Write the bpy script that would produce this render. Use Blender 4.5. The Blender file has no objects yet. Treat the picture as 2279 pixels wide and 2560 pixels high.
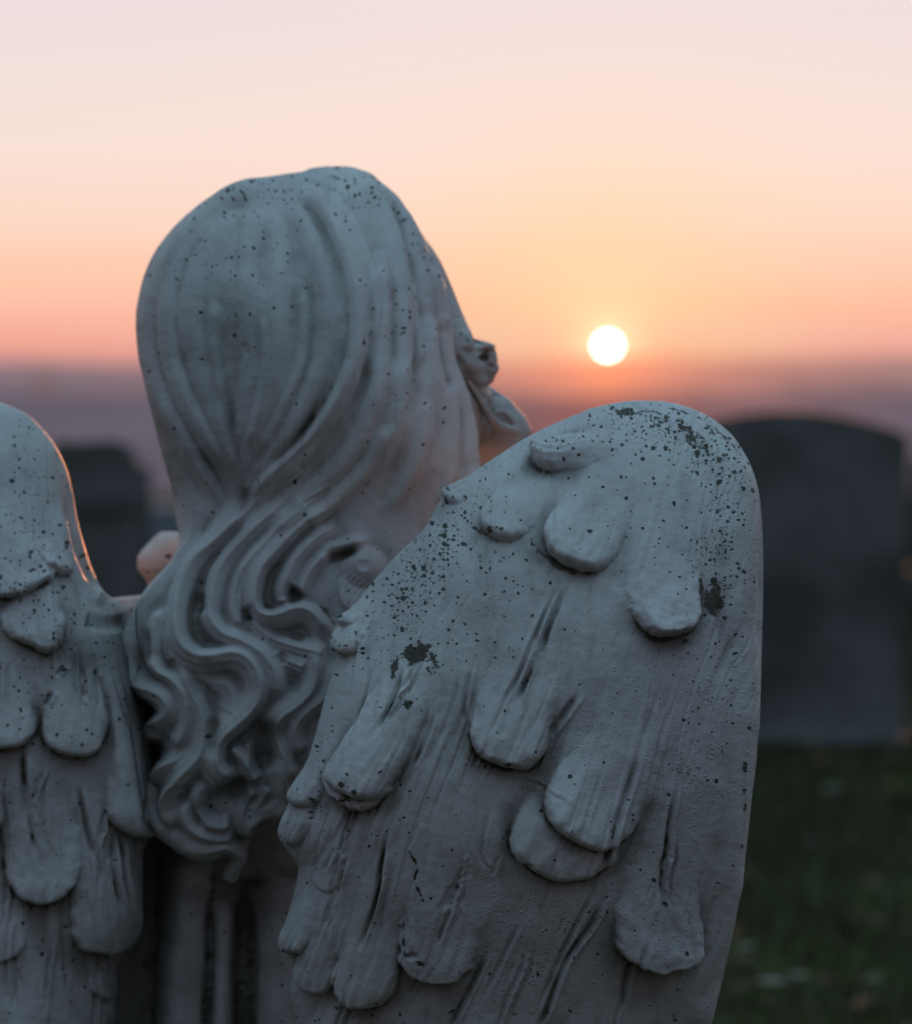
import bpy, math, random
import numpy as np

SC = bpy.context.scene
COL = SC.collection
SC.render.engine = 'CYCLES'
SC.view_settings.view_transform = 'Standard'
SC.view_settings.look = 'None'
SC.view_settings.exposure = 0
SC.view_settings.gamma = 1
rng = np.random.default_rng(7)
random.seed(7)

# ------------------------------------------------------------------ camera
FOVX = math.radians(16.0)
K = 2 * math.tan(FOVX / 2) / 2279.0          # tangent per measured unit
HC = 0.94
HORIZON = 915.0
PITCH = math.atan((1280 - HORIZON) * K)
CAM = np.array([0.0, 0.0, HC])
FW = np.array([0.0, math.cos(PITCH), -math.sin(PITCH)])
UP = np.array([0.0, math.sin(PITCH), math.cos(PITCH)])
RT = np.array([1.0, 0.0, 0.0])

def W(px, py, d):
    """a measured direction and a depth -> world point"""
    px = np.asarray(px, float); py = np.asarray(py, float); d = np.asarray(d, float)
    a = (px - 1139.5) * K; b = -(py - 1280.0) * K
    v = FW[None] + a.reshape(-1, 1) * RT[None] + b.reshape(-1, 1) * UP[None]
    return CAM[None] + d.reshape(-1, 1) * v

def Z0(p): return [(x * 1.2522, y * 1.2524) for x, y in p]
def Z1(p): return [(300 + x * 0.5714, 380 + y * 0.5714) for x, y in p]
def Z2(p): return [(200 + x * 0.4893, 1200 + y * 0.4893) for x, y in p]
def Z3(p): return [(780 + x * 0.6374, 960 + y * 0.6373) for x, y in p]
def Z4(p): return [(680 + x * 0.6923, 1560 + y * 0.6925) for x, y in p]
def Z5(p): return [(x * 0.3915, 960 + y * 0.3914) for x, y in p]
def Z6(p): return [(x * 0.4403, 1660 + y * 0.4403) for x, y in p]
def Z7(p): return [(1050 + x * 0.2055, 780 + y * 0.2055) for x, y in p]

def cam_setup():
    cd = bpy.data.cameras.new('camera'); co = bpy.data.objects.new('camera', cd)
    COL.objects.link(co)
    co.location = CAM; co.rotation_euler = (math.pi / 2 - PITCH, 0, 0)
    cd.sensor_fit = 'HORIZONTAL'; cd.sensor_width = 36
    cd.lens = 36 / (2 * math.tan(FOVX / 2))
    cd.clip_start = 0.05; cd.clip_end = 30000
    cd.dof.use_dof = True; cd.dof.focus_distance = 2.20
    cd.dof.aperture_fstop = (cd.lens / 1000) / 0.0205
    SC.camera = co
cam_setup()

# ------------------------------------------------------------------ noise
def vnoise(x, y, seed=0):
    xi = np.floor(x).astype(np.int64); yi = np.floor(y).astype(np.int64)
    fx = x - xi; fy = y - yi
    fx = fx * fx * (3 - 2 * fx); fy = fy * fy * (3 - 2 * fy)
    def h(a, b):
        n = (a * 374761393 + b * 668265263 + seed * 974711) & 0x7fffffff
        n = ((n ^ (n >> 13)) * 1274126177) & 0x7fffffff
        n = (n ^ (n >> 16)) & 0xffff
        return n / 32767.5 - 1
    a = h(xi, yi); b = h(xi + 1, yi); c = h(xi, yi + 1); d = h(xi + 1, yi + 1)
    return (a * (1 - fx) + b * fx) * (1 - fy) + (c * (1 - fx) + d * fx) * fy

def fbm(x, y, sc, seed=0, o=4):
    r = 0; a = 1.0; s = 0
    for i in range(o):
        r = r + a * vnoise(x / sc, y / sc, seed + i * 17); s += a; a *= .5; sc *= .5
    return r / s

def sstep(a, b, x):
    t = np.clip((x - a) / (b - a), 0, 1); return t * t * (3 - 2 * t)

# ------------------------------------------------------------------ sculpting strokes
def spline(pts, n=None):
    P = np.array(pts, float)
    if len(P) == 2:
        t = np.linspace(0, 1, 24)[:, None]; return P[0] * (1 - t) + P[1] * t, t[:, 0]
    Q = np.vstack([2 * P[0] - P[1], P, 2 * P[-1] - P[-2]])
    out = []; m = 8; tt = []
    for i in range(1, len(Q) - 2):
        for j in range(m):
            t = j / m
            p = 0.5 * ((2 * Q[i]) + (-Q[i-1] + Q[i+1]) * t + (2*Q[i-1] - 5*Q[i] + 4*Q[i+1] - Q[i+2]) * t*t + (-Q[i-1] + 3*Q[i] - 3*Q[i+1] + Q[i+2]) * t**3)
            out.append(p); tt.append((i - 1 + t) / (len(P) - 1))
    out.append(P[-1]); tt.append(1.0)
    return np.array(out), np.array(tt)

def curve_dist(X, Y, pts, wmax):
    """indices near the curve, signed distance (+ = right of travel, y down), param t"""
    C, T = spline(pts)
    lo = C.min(0) - wmax; hi = C.max(0) + wmax
    idx = np.nonzero((X > lo[0]) & (X < hi[0]) & (Y > lo[1]) & (Y < hi[1]))[0]
    if len(idx) == 0: return idx, None, None
    x = X[idx]; y = Y[idx]
    best = np.full(len(idx), 1e18); sd = np.zeros(len(idx)); tp = np.zeros(len(idx))
    for i in range(len(C) - 1):
        a = C[i]; b = C[i+1]; ab = b - a; L2 = ab @ ab
        if L2 < 1e-9: continue
        u = np.clip(((x - a[0]) * ab[0] + (y - a[1]) * ab[1]) / L2, 0, 1)
        dx = x - a[0] - u * ab[0]; dy = y - a[1] - u * ab[1]
        d2 = dx * dx + dy * dy
        m = d2 < best
        s = np.sign(ab[0] * dy - ab[1] * dx)      # y down: + = right of travel
        best[m] = d2[m]; sd[m] = (s * np.sqrt(d2))[m]; tp[m] = (T[i] + u * (T[i+1] - T[i]))[m]
    k = np.abs(sd) < wmax
    return idx[k], sd[k], tp[k]

class Relief:
    def __init__(s, X, Y):
        s.X = X; s.Y = Y; s.H = np.zeros(len(X)); s.L = np.zeros(len(X)); s.lab = np.zeros(len(X), int)
        s.nl = 0; s.labH = np.zeros(len(X))
    def crest(s, pts, wl, wr, h, ends=(.12, .12), pw=1.5, stri=None, mode='max', label=False):
        n = len(pts)
        ww = max(np.max(wl), np.max(wr))
        idx, sd, t = curve_dist(s.X, s.Y, pts, ww)
        if len(idx) == 0: return
        def ip(v):
            v = np.atleast_1d(np.asarray(v, float))
            return np.interp(t, np.linspace(0, 1, len(v)), v) if len(v) > 1 else np.full(len(t), v[0])
        WL, WR, HH = ip(wl), ip(wr), ip(h)
        q = np.where(sd > 0, sd / WR, -sd / WL)
        f = np.clip(1 - q * q, 0, 1) ** pw
        if mode != 'add': f = .25 * f + .75 * np.clip(1 - np.sqrt(q * q + .012) + .08, 0, 1) ** 1.35
        e = np.ones(len(t))
        if ends[0] > 0: e = e * sstep(0, ends[0], t)
        if ends[1] > 0: e = e * sstep(0, ends[1], 1 - t)
        v = HH * f * e
        if stri:
            am, lam = stri
            ph = fbm(s.X[idx], s.Y[idx], 160, 3, 2) * 3
            v = v + am * np.cos(2 * math.pi * sd / lam + ph) * f * e
        if mode == 'add': s.H[idx] += v
        else:
            a_ = s.L[idx]; kk = .0045; hh = np.clip(1 - np.abs(a_ - v) / kk, 0, 1)
            s.L[idx] = np.maximum(a_, v) + .25 * kk * hh * hh * (np.minimum(a_, v) > 0) + .08 * np.minimum(a_, v)
        if label:
            s.nl += 1
            m = (f * e > .25) & (v > s.labH[idx]); ii = idx[m]
            s.lab[ii] = s.nl; s.labH[ii] = v[m]
    def groove(s, pts, w, h, ends=(.15, .15), pw=1.5):
        s.crest(pts, w, w, -h, ends, pw, mode='add')
    def blob(s, c, rx, ry, h, ang=0, pw=1.5):
        a = math.radians(ang); dx = s.X - c[0]; dy = s.Y - c[1]
        u = (dx * math.cos(a) + dy * math.sin(a)) / rx; v = (-dx * math.sin(a) + dy * math.cos(a)) / ry
        s.H += h * np.clip(1 - u * u - v * v, 0, 1) ** pw
    def feather(s, root, tip, w, h, r=16, bend=0, jag=5, wide=.75, seed=0, ramp=1.3, mid=0.25, label=True, tipr=1.0, quill=True):
        root = np.array(root, float); tip = np.array(tip, float)
        ax = tip - root; L = np.hypot(*ax); ax /= L; nx = np.array([-ax[1], ax[0]])
        m = w * 1.6 + abs(bend) + 20
        lo = np.minimum(root, tip) - m; hi = np.maximum(root, tip) + m
        idx = np.nonzero((s.X > lo[0]) & (s.X < hi[0]) & (s.Y > lo[1]) & (s.Y < hi[1]))[0]
        if len(idx) == 0: return
        jx = (fbm(s.X[idx], s.Y[idx], 120, seed * 3 + 5, 4) * jag * 3.0 + fbm(s.X[idx], s.Y[idx], 26, seed * 3 + 6, 3) * jag * .6)
        jy = (fbm(s.X[idx], s.Y[idx], 120, seed * 3 + 9, 4) * jag * 3.0 + fbm(s.X[idx], s.Y[idx], 26, seed * 3 + 8, 3) * jag * .6)
        x = s.X[idx] - root[0] + jx; y = s.Y[idx] - root[1] + jy
        a = x * ax[0] + y * ax[1]; b = x * nx[0] + y * nx[1]
        t = a / L
        b = b - bend * np.sin(np.clip(t, 0, 1) * math.pi)
        hw = w * (wide + (1 - wide) * sstep(0.2, .75, t))
        # rounded tip: superellipse cap over the last tr units
        tr = min(L * .45, w * tipr)
        c = np.clip((a - (L - tr)) / tr, 0, None)
        q = (np.abs(b / hw) ** 2.3 + c ** 2.3) ** (1 / 2.3)
        din = (1 - q) * hw
        side = np.clip(np.abs(b / hw), 0, 1) * sstep(.95, .45, t)
        edge = np.clip(din / (r * (1 + 4.5 * side)), 0, 1)
        edge = np.sqrt(np.clip(1 - (1 - edge) ** 2, 0, 1))
        h = h * (.98 if r > 17 else .88); wide = wide + .12
        fade = np.clip(t, 0, 1) ** (ramp + .55)
        cr = 1 - mid * np.clip(b / hw, -1, 1) ** 2 - .18 * sstep(.86, 1, t)
        v = h * fade * edge * cr * (a > 0)
        # combed lines
        ln = np.sin(b / w * 16 + 3 * fbm(x + seed * 50, y, 90, 2, 2)) * .035 * h * fade * edge * sstep(.45, .8, t)
        v = v + ln
        s.H[idx] += v
        if quill:
            qd = np.abs(b + w * .08)
            s.H[idx] += (.0013 * np.clip(1 - (qd / 6) ** 2, 0, 1) - .0016 * np.clip(1 - (np.abs(qd - 10) / 7) ** 2, 0, 1)) * sstep(.1, .3, t) * sstep(.72, .5, t) * (a > 0)
        if label:
            s.nl += 1
            mk = (din > -1) & (t > .5) & (fade * edge > .0)
            s.lab[idx[mk]] = s.nl

# ------------------------------------------------------------------ meshes
def props(o, label=None, cat=None, group=None, kind=None):
    if label: o['label'] = label
    if cat: o['category'] = cat
    if group: o['group'] = group
    if kind: o['kind'] = kind
    return o

def mesh_np(name, V, F, mat, parent=None, N=None, attrs=None, uv=None):
    me = bpy.data.meshes.new(name)
    V = np.ascontiguousarray(V, np.float32); F = np.ascontiguousarray(F, np.int32)
    nf, k = F.shape
    me.vertices.add(len(V)); me.vertices.foreach_set('co', V.ravel())
    me.loops.add(nf * k); me.loops.foreach_set('vertex_index', F.ravel())
    me.polygons.add(nf)
    me.polygons.foreach_set('loop_start', np.arange(0, nf * k, k, dtype=np.int32))
    me.polygons.foreach_set('use_smooth', np.ones(nf, bool))
    me.update(calc_edges=True)
    if attrs:
        for an, av in attrs.items():
            if av.ndim == 2:
                at = me.attributes.new(an, 'FLOAT_VECTOR', 'POINT'); at.data.foreach_set('vector', np.ascontiguousarray(av, np.float32).ravel())
            else:
                at = me.attributes.new(an, 'FLOAT', 'POINT'); at.data.foreach_set('value', np.ascontiguousarray(av, np.float32))
    if N is not None:
        me.normals_split_custom_set_from_vertices(np.ascontiguousarray(N, np.float32))
    me.materials.append(mat)
    o = bpy.data.objects.new(name, me); COL.objects.link(o)
    if parent: o.parent = parent
    return o

def grid_faces(nv, nu, wrap=False):
    i = np.arange(nv - 1)[:, None]; j = np.arange(nu if wrap else nu - 1)[None]
    j2 = (j + 1) % nu
    a = i * nu + j; b = i * nu + j2; c = (i + 1) * nu + j2; d = (i + 1) * nu + j
    return np.stack([a, b, c, d], -1).reshape(-1, 4)

def vnormals(V, F):
    fn = np.cross(V[F[:, 2]] - V[F[:, 0]], V[F[:, 3]] - V[F[:, 1]])
    N = np.zeros_like(V)
    for k in range(4):
        for c in range(3):
            N[:, c] += np.bincount(F[:, k], weights=fn[:, c], minlength=len(V))
    return N / np.maximum(np.linalg.norm(N, axis=1, keepdims=True), 1e-12)

def box_blur(A, r):
    for ax in (0, 1):
        P = np.pad(A, [(r + 1, r) if i == ax else (0, 0) for i in (0, 1)], mode='edge')
        C = np.cumsum(P, axis=ax)
        if ax == 0: A = (C[2*r+1:] - C[:-2*r-1]) / (2*r+1)
        else: A = (C[:, 2*r+1:] - C[:, :-2*r-1]) / (2*r+1)
    return A

def prof(keys, y):
    k = np.array(sorted(keys), float)
    # monotone-ish smooth interpolation
    x = k[:, 0]; v = k[:, 1]
    m = np.gradient(v, x)
    i = np.clip(np.searchsorted(x, y) - 1, 0, len(x) - 2)
    h = x[i+1] - x[i]; t = np.clip((y - x[i]) / h, 0, 1)
    dl = (v[i+1] - v[i]) / h
    m0 = np.where(np.sign(m[i]) == np.sign(dl), np.sign(dl) * np.minimum(np.abs(m[i]), 3 * np.abs(dl)), 0)
    m1 = np.where(np.sign(m[i+1]) == np.sign(dl), np.sign(dl) * np.minimum(np.abs(m[i+1]), 3 * np.abs(dl)), 0)
    t2 = t*t; t3 = t2*t
    return (2*t3-3*t2+1)*v[i] + (t3-2*t2+t)*h*m0 + (-2*t3+3*t2)*v[i+1] + (t3-t2)*h*m1

def carve(name, parent, mat, left, right, nv, nf, nb, depth, Tf, Tb, n, relief, ytop, ybot, tilt=None, paint=None, sub=None, sublabel=None, smooth_form=True):
    """closed stone volume: outlines left/right (x by y), front and back thickness by y, carved with the relief strokes"""
    w = (1 - np.cos(np.linspace(0, 1, nv) * math.pi)) / 2
    lin = np.linspace(0, 1, nv)
    # cluster rows at the top pole strongly
    v = np.where(lin < .12, (lin / .12) ** 2 * .06, .06 + (lin - .12) / .88 * .94)
    ys = ytop + (ybot - ytop) * v
    xl = prof([(y, x) for x, y in left], ys); xr = prof([(y, x) for x, y in right], ys)
    mid = (xl + xr) / 2; half = np.maximum((xr - xl) / 2, 1e-3)
    thf = np.linspace(-math.pi/2, math.pi/2, nf)
    thb = np.linspace(math.pi/2, 3*math.pi/2, nb + 2)[1:-1]
    th = np.concatenate([thf, thb]); nu = len(th)
    NN = prof(n, ys) if isinstance(n, list) else np.full(nv, float(n))
    s = np.sin(th)[None] * np.ones((nv, 1))
    S = np.sign(s) * np.abs(s)
    c = np.clip(1 - np.abs(s) ** NN[:, None], 0, 1) ** (1 / NN[:, None])
    front = (np.cos(th) > -1e-9)[None]
    def smp(k):
        o = [prof(k, np.clip(ys + q * sw, ytop, ybot)) for q in np.linspace(-1, 1, 13)]
        return np.average(o, axis=0, weights=np.cos(np.linspace(-1, 1, 13) * 1.4))
    sw = np.minimum(90, np.minimum(ys - ytop, ybot - ys) * .8)
    TF = smp(Tf)[:, None]; TB = smp(Tb)[:, None]
    # broad form follows smoothed outlines; only the rim follows the scalloped one
    sw = np.minimum(170, np.minimum(ys - ytop, ybot - ys) * .7)
    kl = [(y, x) for x, y in left]; kr = [(y, x) for x, y in right]
    xls = smp(kl); xrs = smp(kr)
    Xr_ = mid[:, None] + half[:, None] * s
    s2 = (Xr_ - ((xls + xrs) / 2)[:, None]) / ((xrs - xls) / 2)[:, None]
    s2 = np.clip(s2, -.985, .985)
    c2 = (1 - np.abs(s2) ** NN[:, None]) ** (1 / NN[:, None]) * np.clip(1 - np.abs(s) ** 16, 0, 1) ** .5
    bl = (sstep(ytop + 60, ytop + 330, ys) if smooth_form else np.zeros(nv))[:, None]
    c = c * (1 - bl) + c2 * bl
    X = mid[:, None] + half[:, None] * S
    Y = ys[:, None] * np.ones((1, nu))
    D0 = smp(depth)[:, None]
    D = D0 - np.where(front, TF * c, -TB * c)
    if tilt is not None: D = D + tilt(X, Y)
    P = W(X.ravel(), Y.ravel(), D.ravel())
    F = grid_faces(nv, nu, True)
    N = vnormals(P, F)
    # base normals smoothed
    Ng = N.reshape(nv, nu, 3)
    cen = P.mean(0)
    if np.mean((P - cen) @ np.array([0, -1, 0]) * (N @ np.array([0, -1, 0]))) < 0: N = -N; flip = True
    else: flip = False
    R = Relief(X.ravel(), Y.ravel())
    relief(R)
    H = (R.H + R.L).reshape(nv, nu)
    fr = np.where(front, 1.0, 0.0) * np.ones((nv, 1))
    H = H * np.where(front, sstep(0.0, .22, np.cos(th))[None], 0.25)
    H = H * sstep(0, .012, v)[:, None]
    Hs = (box_blur(H, 1) + H) / 2
    H = np.where(front, Hs, box_blur(H, 3))
    P2 = P + N * H.reshape(-1, 1)
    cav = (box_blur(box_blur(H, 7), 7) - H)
    # end caps
    pole_t = P2[:nu].mean(0); pole_b = P2[-nu:].mean(0)
    P2 = np.vstack([P2, pole_t, pole_b])
    it, ib = nv * nu, nv * nu + 1
    j = np.arange(nu); j2 = (j + 1) % nu
    ft = np.stack([np.full(nu, it), j2, j, np.full(nu, it)], -1)
    fb = np.stack([np.full(nu, ib), (nv-1)*nu + j, (nv-1)*nu + j2, np.full(nu, ib)], -1)
    if flip: F = F[:, ::-1]; ft = ft[:, ::-1]; fb = fb[:, ::-1]
    # triangles as separate small fans merged by tiny quads are avoided: poles use a collapsed row instead
    P2 = P2[:-2]; P2[:nu] = pole_t + (P2[:nu] - pole_t) * .02; P2[-nu:] = pole_b + (P2[-nu:] - pole_b) * .02
    N2 = vnormals(P2, F)
    N2[:nu] = N2[nu:2*nu]; N2[-nu:] = N2[-2*nu:-nu]
    pp = np.stack([X.ravel() / 1000, Y.ravel() / 1000, np.where(front, 0, 3.0).repeat(nv, 0).ravel() if False else (np.ones((nv, 1)) * np.where(front, 0, 3.0)).ravel()], -1)
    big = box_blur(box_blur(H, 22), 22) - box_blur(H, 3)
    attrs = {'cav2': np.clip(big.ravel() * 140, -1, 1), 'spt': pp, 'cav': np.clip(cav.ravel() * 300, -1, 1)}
    Xr, Yr = X.ravel(), Y.ravel()
    pa = paint(Xr, Yr) if paint else {}
    z = np.zeros(len(Xr))
    for k in ('spots', 'peel', 'stain_shade', 'bub'): attrs[k] = pa.get(k, z)
    lab = R.lab.copy(); lab[(~(front * np.ones((nv, 1), bool))).ravel()] = 0
    fl = lab[F[:, 0]] if not flip else lab[F[:, 3]]
    objs = []
    def make(nm, mask, par):
        Fs = F[mask]
        used, inv = np.unique(Fs.ravel(), return_inverse=True)
        o = mesh_np(nm, P2[used], inv.reshape(-1, 4), mat, par, N2[used], {k: a[used] for k, a in attrs.items()})
        return o
    if sub is None: fl = fl * 0
    main = make(name, fl == 0, parent)
    if sub is not None:
        for q in range(1, R.nl + 1):
            m = fl == q
            if m.sum() > 60:
                make(sub, m, main)
    return main

# ------------------------------------------------------------------ node helpers
def new_mat(name):
    m = bpy.data.materials.new(name); m.use_nodes = True
    nt = m.node_tree; nt.nodes.clear()
    return m, nt
class NT:
    def __init__(s, nt): s.nt = nt
    def n(s, t, **kw):
        x = s.nt.nodes.new(t)
        for k, v in kw.items():
            if k.startswith('i_'):
                key = k[2:]; key = int(key) if key.isdigit() else key
                x.inputs[key].default_value = v
            else: setattr(x, k, v)
        return x
    def l(s, a, b): s.nt.links.new(a, b)
    def math(s, op, a, b=None, c=None, clamp=False):
        x = s.n('ShaderNodeMath', operation=op); x.use_clamp = clamp
        for i, v in enumerate((a, b, c)):
            if v is None: continue
            if isinstance(v, (int, float)): x.inputs[i].default_value = v
            else: s.l(v, x.inputs[i])
        return x.outputs[0]
    def ss(s, a, b, v):
        x = s.n('ShaderNodeMapRange', interpolation_type='SMOOTHSTEP')
        x.inputs[1].default_value = a; x.inputs[2].default_value = b; s.l(v, x.inputs[0]); return x.outputs[0]
    def mix(s, f, a, b, bt='MIX'):
        x = s.n('ShaderNodeMix', data_type='RGBA', blend_type=bt)
        if isinstance(f, (int, float)): x.inputs[0].default_value = f
        else: s.l(f, x.inputs[0])
        for i, v in ((6, a), (7, b)):
            if isinstance(v, tuple): x.inputs[i].default_value = (*v, 1) if len(v) == 3 else v
            else: s.l(v, x.inputs[i])
        return x.outputs[2]

def stone_material():
    m, nt = new_mat('weathered_painted_stone'); T = NT(nt)
    out = T.n('ShaderNodeOutputMaterial'); bs = T.n('ShaderNodeBsdfPrincipled')
    T.l(bs.outputs[0], out.inputs[0])
    spt = T.n('ShaderNodeAttribute', attribute_name='spt').outputs['Vector']
    A = {k: T.n('ShaderNodeAttribute', attribute_name=k).outputs['Fac'] for k in ('cav', 'cav2', 'spots', 'peel', 'stain_shade', 'bub')}
    def noise(sc, det=4, rough=.55, vec=spt, out='Fac'):
        x = T.n('ShaderNodeTexNoise'); x.inputs['Scale'].default_value = sc; x.inputs['Detail'].default_value = det
        x.inputs['Roughness'].default_value = rough; T.l(vec, x.inputs['Vector']); return x.outputs[out]
    def warp(sc, amt):
        x = T.n('ShaderNodeTexNoise'); x.inputs['Scale'].default_value = sc; T.l(spt, x.inputs['Vector'])
        v = T.n('ShaderNodeVectorMath', operation='SUBTRACT'); T.l(x.outputs['Color'], v.inputs[0]); v.inputs[1].default_value = (.5, .5, .5)
        v2 = T.n('ShaderNodeVectorMath', operation='SCALE'); T.l(v.outputs[0], v2.inputs[0]); v2.inputs['Scale'].default_value = amt
        v3 = T.n('ShaderNodeVectorMath', operation='ADD'); T.l(spt, v3.inputs[0]); T.l(v2.outputs[0], v3.inputs[1]); return v3.outputs[0]
    w1 = warp(60, .012)
    def spots(sc, rmin, rmax, dens):
        # random discs: a voronoi cell draws one when its random value is under the local density
        vo = T.n('ShaderNodeTexVoronoi', voronoi_dimensions='2D'); vo.inputs['Scale'].default_value = sc; T.l(w1, vo.inputs['Vector'])
        sep = T.n('ShaderNodeSeparateColor'); T.l(vo.outputs['Color'], sep.inputs[0])
        on = T.math('LESS_THAN', sep.outputs[0], dens)
        rad = T.math('MULTIPLY_ADD', T.math('POWER', sep.outputs[1], 2.5), rmax - rmin, rmin)
        d = T.math('DIVIDE', vo.outputs['Distance'], rad)
        inn = T.ss(1.15, .85, d)
        return T.math('MULTIPLY', inn, on), T.math('MULTIPLY', T.ss(.55, .8, d), 1.0), sep.outputs[2]
    sA, _, _ = spots(85, .16, .38, T.math('MULTIPLY', A['spots'], .75))
    sB, ring, rnd = spots(38, .13, .30, T.math('MULTIPLY', A['spots'], .40))
    sC, _, _ = spots(150, .15, .32, T.math('POWER', A['spots'], 2.0))
    spot = T.math('MAXIMUM', T.math('MAXIMUM', sA, sB), T.math('MULTIPLY', sC, .7))
    # peeled patches (ragged) and flaking edge
    pn = T.math('ADD', A['peel'], T.math('MULTIPLY', T.math('SUBTRACT', noise(46, 7, .75), .5), 1.5))
    peel = T.ss(.49, .53, pn)
    # dirt and painted shade in hollows
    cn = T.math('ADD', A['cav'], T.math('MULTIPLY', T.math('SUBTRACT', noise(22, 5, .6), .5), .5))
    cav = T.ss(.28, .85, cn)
    rimd = T.ss(.62, .95, T.math('ADD', A['cav'], T.math('ADD', T.math('MULTIPLY', T.math('SUBTRACT', noise(45, 5, .65), .5), 1.7), T.math('MULTIPLY', T.math('SUBTRACT', noise(8, 2, .5), .55), 2.2))))
    base = T.mix(T.ss(.3, .7, noise(3.2, 5, .6)), (.62, .62, .605), (.50, .475, .47))
    base = T.mix(T.math('MULTIPLY', T.ss(.45, .75, noise(9, 6, .7)), .35), base, (.42, .37, .39))
    base = T.mix(T.math('MULTIPLY', T.ss(.45, .65, noise(2.1, 3, .5)), .3), base, (.57, .51, .545))
    base = T.mix(T.math('MULTIPLY', T.ss(.60, .74, noise(130, 3, .6)), .10), base, (.30, .29, .28))
    mp = T.n('ShaderNodeMapping'); mp.inputs['Scale'].default_value = (1, .16, 1); T.l(spt, mp.inputs['Vector'])
    stv = T.n('ShaderNodeTexNoise'); stv.inputs['Scale'].default_value = 24; stv.inputs['Detail'].default_value = 5; stv.inputs['Roughness'].default_value = .6; T.l(mp.outputs[0], stv.inputs['Vector'])
    base = T.mix(T.math('MULTIPLY', T.math('MULTIPLY', T.ss(.48, .68, stv.outputs['Fac']), T.ss(.4, .6, noise(4, 3, .6))), .42), base, (.33, .285, .28))
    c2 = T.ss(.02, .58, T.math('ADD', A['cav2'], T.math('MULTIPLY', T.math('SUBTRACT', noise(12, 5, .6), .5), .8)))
    base = T.mix(T.math('MULTIPLY', c2, .74), base, (.15, .132, .115))  # broad hollows darkened: soft dirt together with painted shade
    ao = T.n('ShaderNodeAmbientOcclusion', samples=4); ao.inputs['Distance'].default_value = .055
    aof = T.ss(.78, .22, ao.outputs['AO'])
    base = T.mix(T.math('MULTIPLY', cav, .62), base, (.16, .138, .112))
    base = T.mix(T.math('MULTIPLY', aof, .85), base, (.085, .075, .058))  # occluded recesses darkened in the colour: grime and painted shade
    st = T.math('MULTIPLY', A['stain_shade'], T.ss(.12, .62, noise(7, 5, .65)))
    base = T.mix(T.math('MULTIPLY', st, .85), base, (.125, .12, .105))  # per-part mask: staining and shade painted into the colour
    base = T.mix(T.math('MULTIPLY', rimd, .85), base, (.055, .05, .035))
    base = T.mix(peel, base, T.mix(noise(60, 4), (.035, .033, .022), (.13, .115, .085)))
    base = T.mix(T.math('MULTIPLY', spot, .93), base, T.mix(T.ss(.4, .6, noise(18, 3)), (.050, .042, .024), (.030, .033, .026)))
    T.l(base, bs.inputs['Base Color'])
    bs.inputs['Roughness'].default_value = .62
    bs.inputs['Specular IOR Level'].default_value = .28
    # bump: brush texture, blisters, pits
    vb = T.n('ShaderNodeTexVoronoi', voronoi_dimensions='2D'); vb.inputs['Scale'].default_value = 90; T.l(w1, vb.inputs['Vector'])
    sp = T.n('ShaderNodeSeparateColor'); T.l(vb.outputs['Color'], sp.inputs[0])
    blis = T.math('MULTIPLY', T.math('MULTIPLY', T.ss(.34, .05, vb.outputs['Distance']), T.math('LESS_THAN', sp.outputs[0], .28)), A['bub'])
    h = T.math('ADD', T.math('MULTIPLY', noise(45, 5, .6), .0010), T.math('MULTIPLY', noise(260, 3, .6), .00022))
    h = T.math('ADD', h, T.math('MULTIPLY', blis, .0016))
    h = T.math('SUBTRACT', h, T.math('MULTIPLY', spot, .0006))
    h = T.math('SUBTRACT', h, T.math('MULTIPLY', peel, .0007))
    b = T.n('ShaderNodeBump'); b.inputs['Strength'].default_value = .85; b.inputs['Distance'].default_value = 1.0
    T.l(h, b.inputs['Height']); T.l(b.outputs[0], bs.inputs['Normal'])
    return m
STONE = stone_material()

def gaussp(X, Y, c, rx, ry=None, ang=0):
    ry = ry or rx; a = math.radians(ang); dx = X - c[0]; dy = Y - c[1]
    u = (dx * math.cos(a) + dy * math.sin(a)) / rx; v = (-dx * math.sin(a) + dy * math.cos(a)) / ry
    return np.exp(-(u * u + v * v))

statue = bpy.data.objects.new('angel_statue', None); COL.objects.link(statue)
statue.location = (0, 0, 0)
props(statue, 'weathered white stone angel seen from behind, long wavy hair, head turned right, wings folded down', 'statue')

# ------------------------------------------------------------------ right wing (nearest)
RWL = Z0([(1285, 799), (1265, 799.7), (1240, 802), (1215, 806.5), (1150, 828), (1060, 868), (1000, 905), (935, 950), (890, 985), (876, 1003), (850, 1050), (785, 1115), (725, 1185), (690, 1235), (667, 1283), (672, 1315), (655, 1370), (640, 1430), (615, 1520), (583, 1590), (560, 1648), (566, 1685), (596, 1730), (585, 1790), (566, 1860), (568, 1900), (584, 1930), (580, 1980), (592, 2044), (610, 2150), (650, 2290), (740, 2420), (900, 2520), (1000, 2545)])
RWR = Z0([(1285, 799), (1308, 799.8), (1332, 802.5), (1365, 810), (1400, 824), (1450, 858), (1486, 905), (1509, 960), (1520, 1040), (1523, 1150), (1520, 1300), (1516, 1420), (1506, 1530), (1491, 1680), (1475, 1800), (1450, 1920), (1420, 2044), (1380, 2180), (1310, 2330), (1200, 2450), (1080, 2520), (1000, 2545)])

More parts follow.
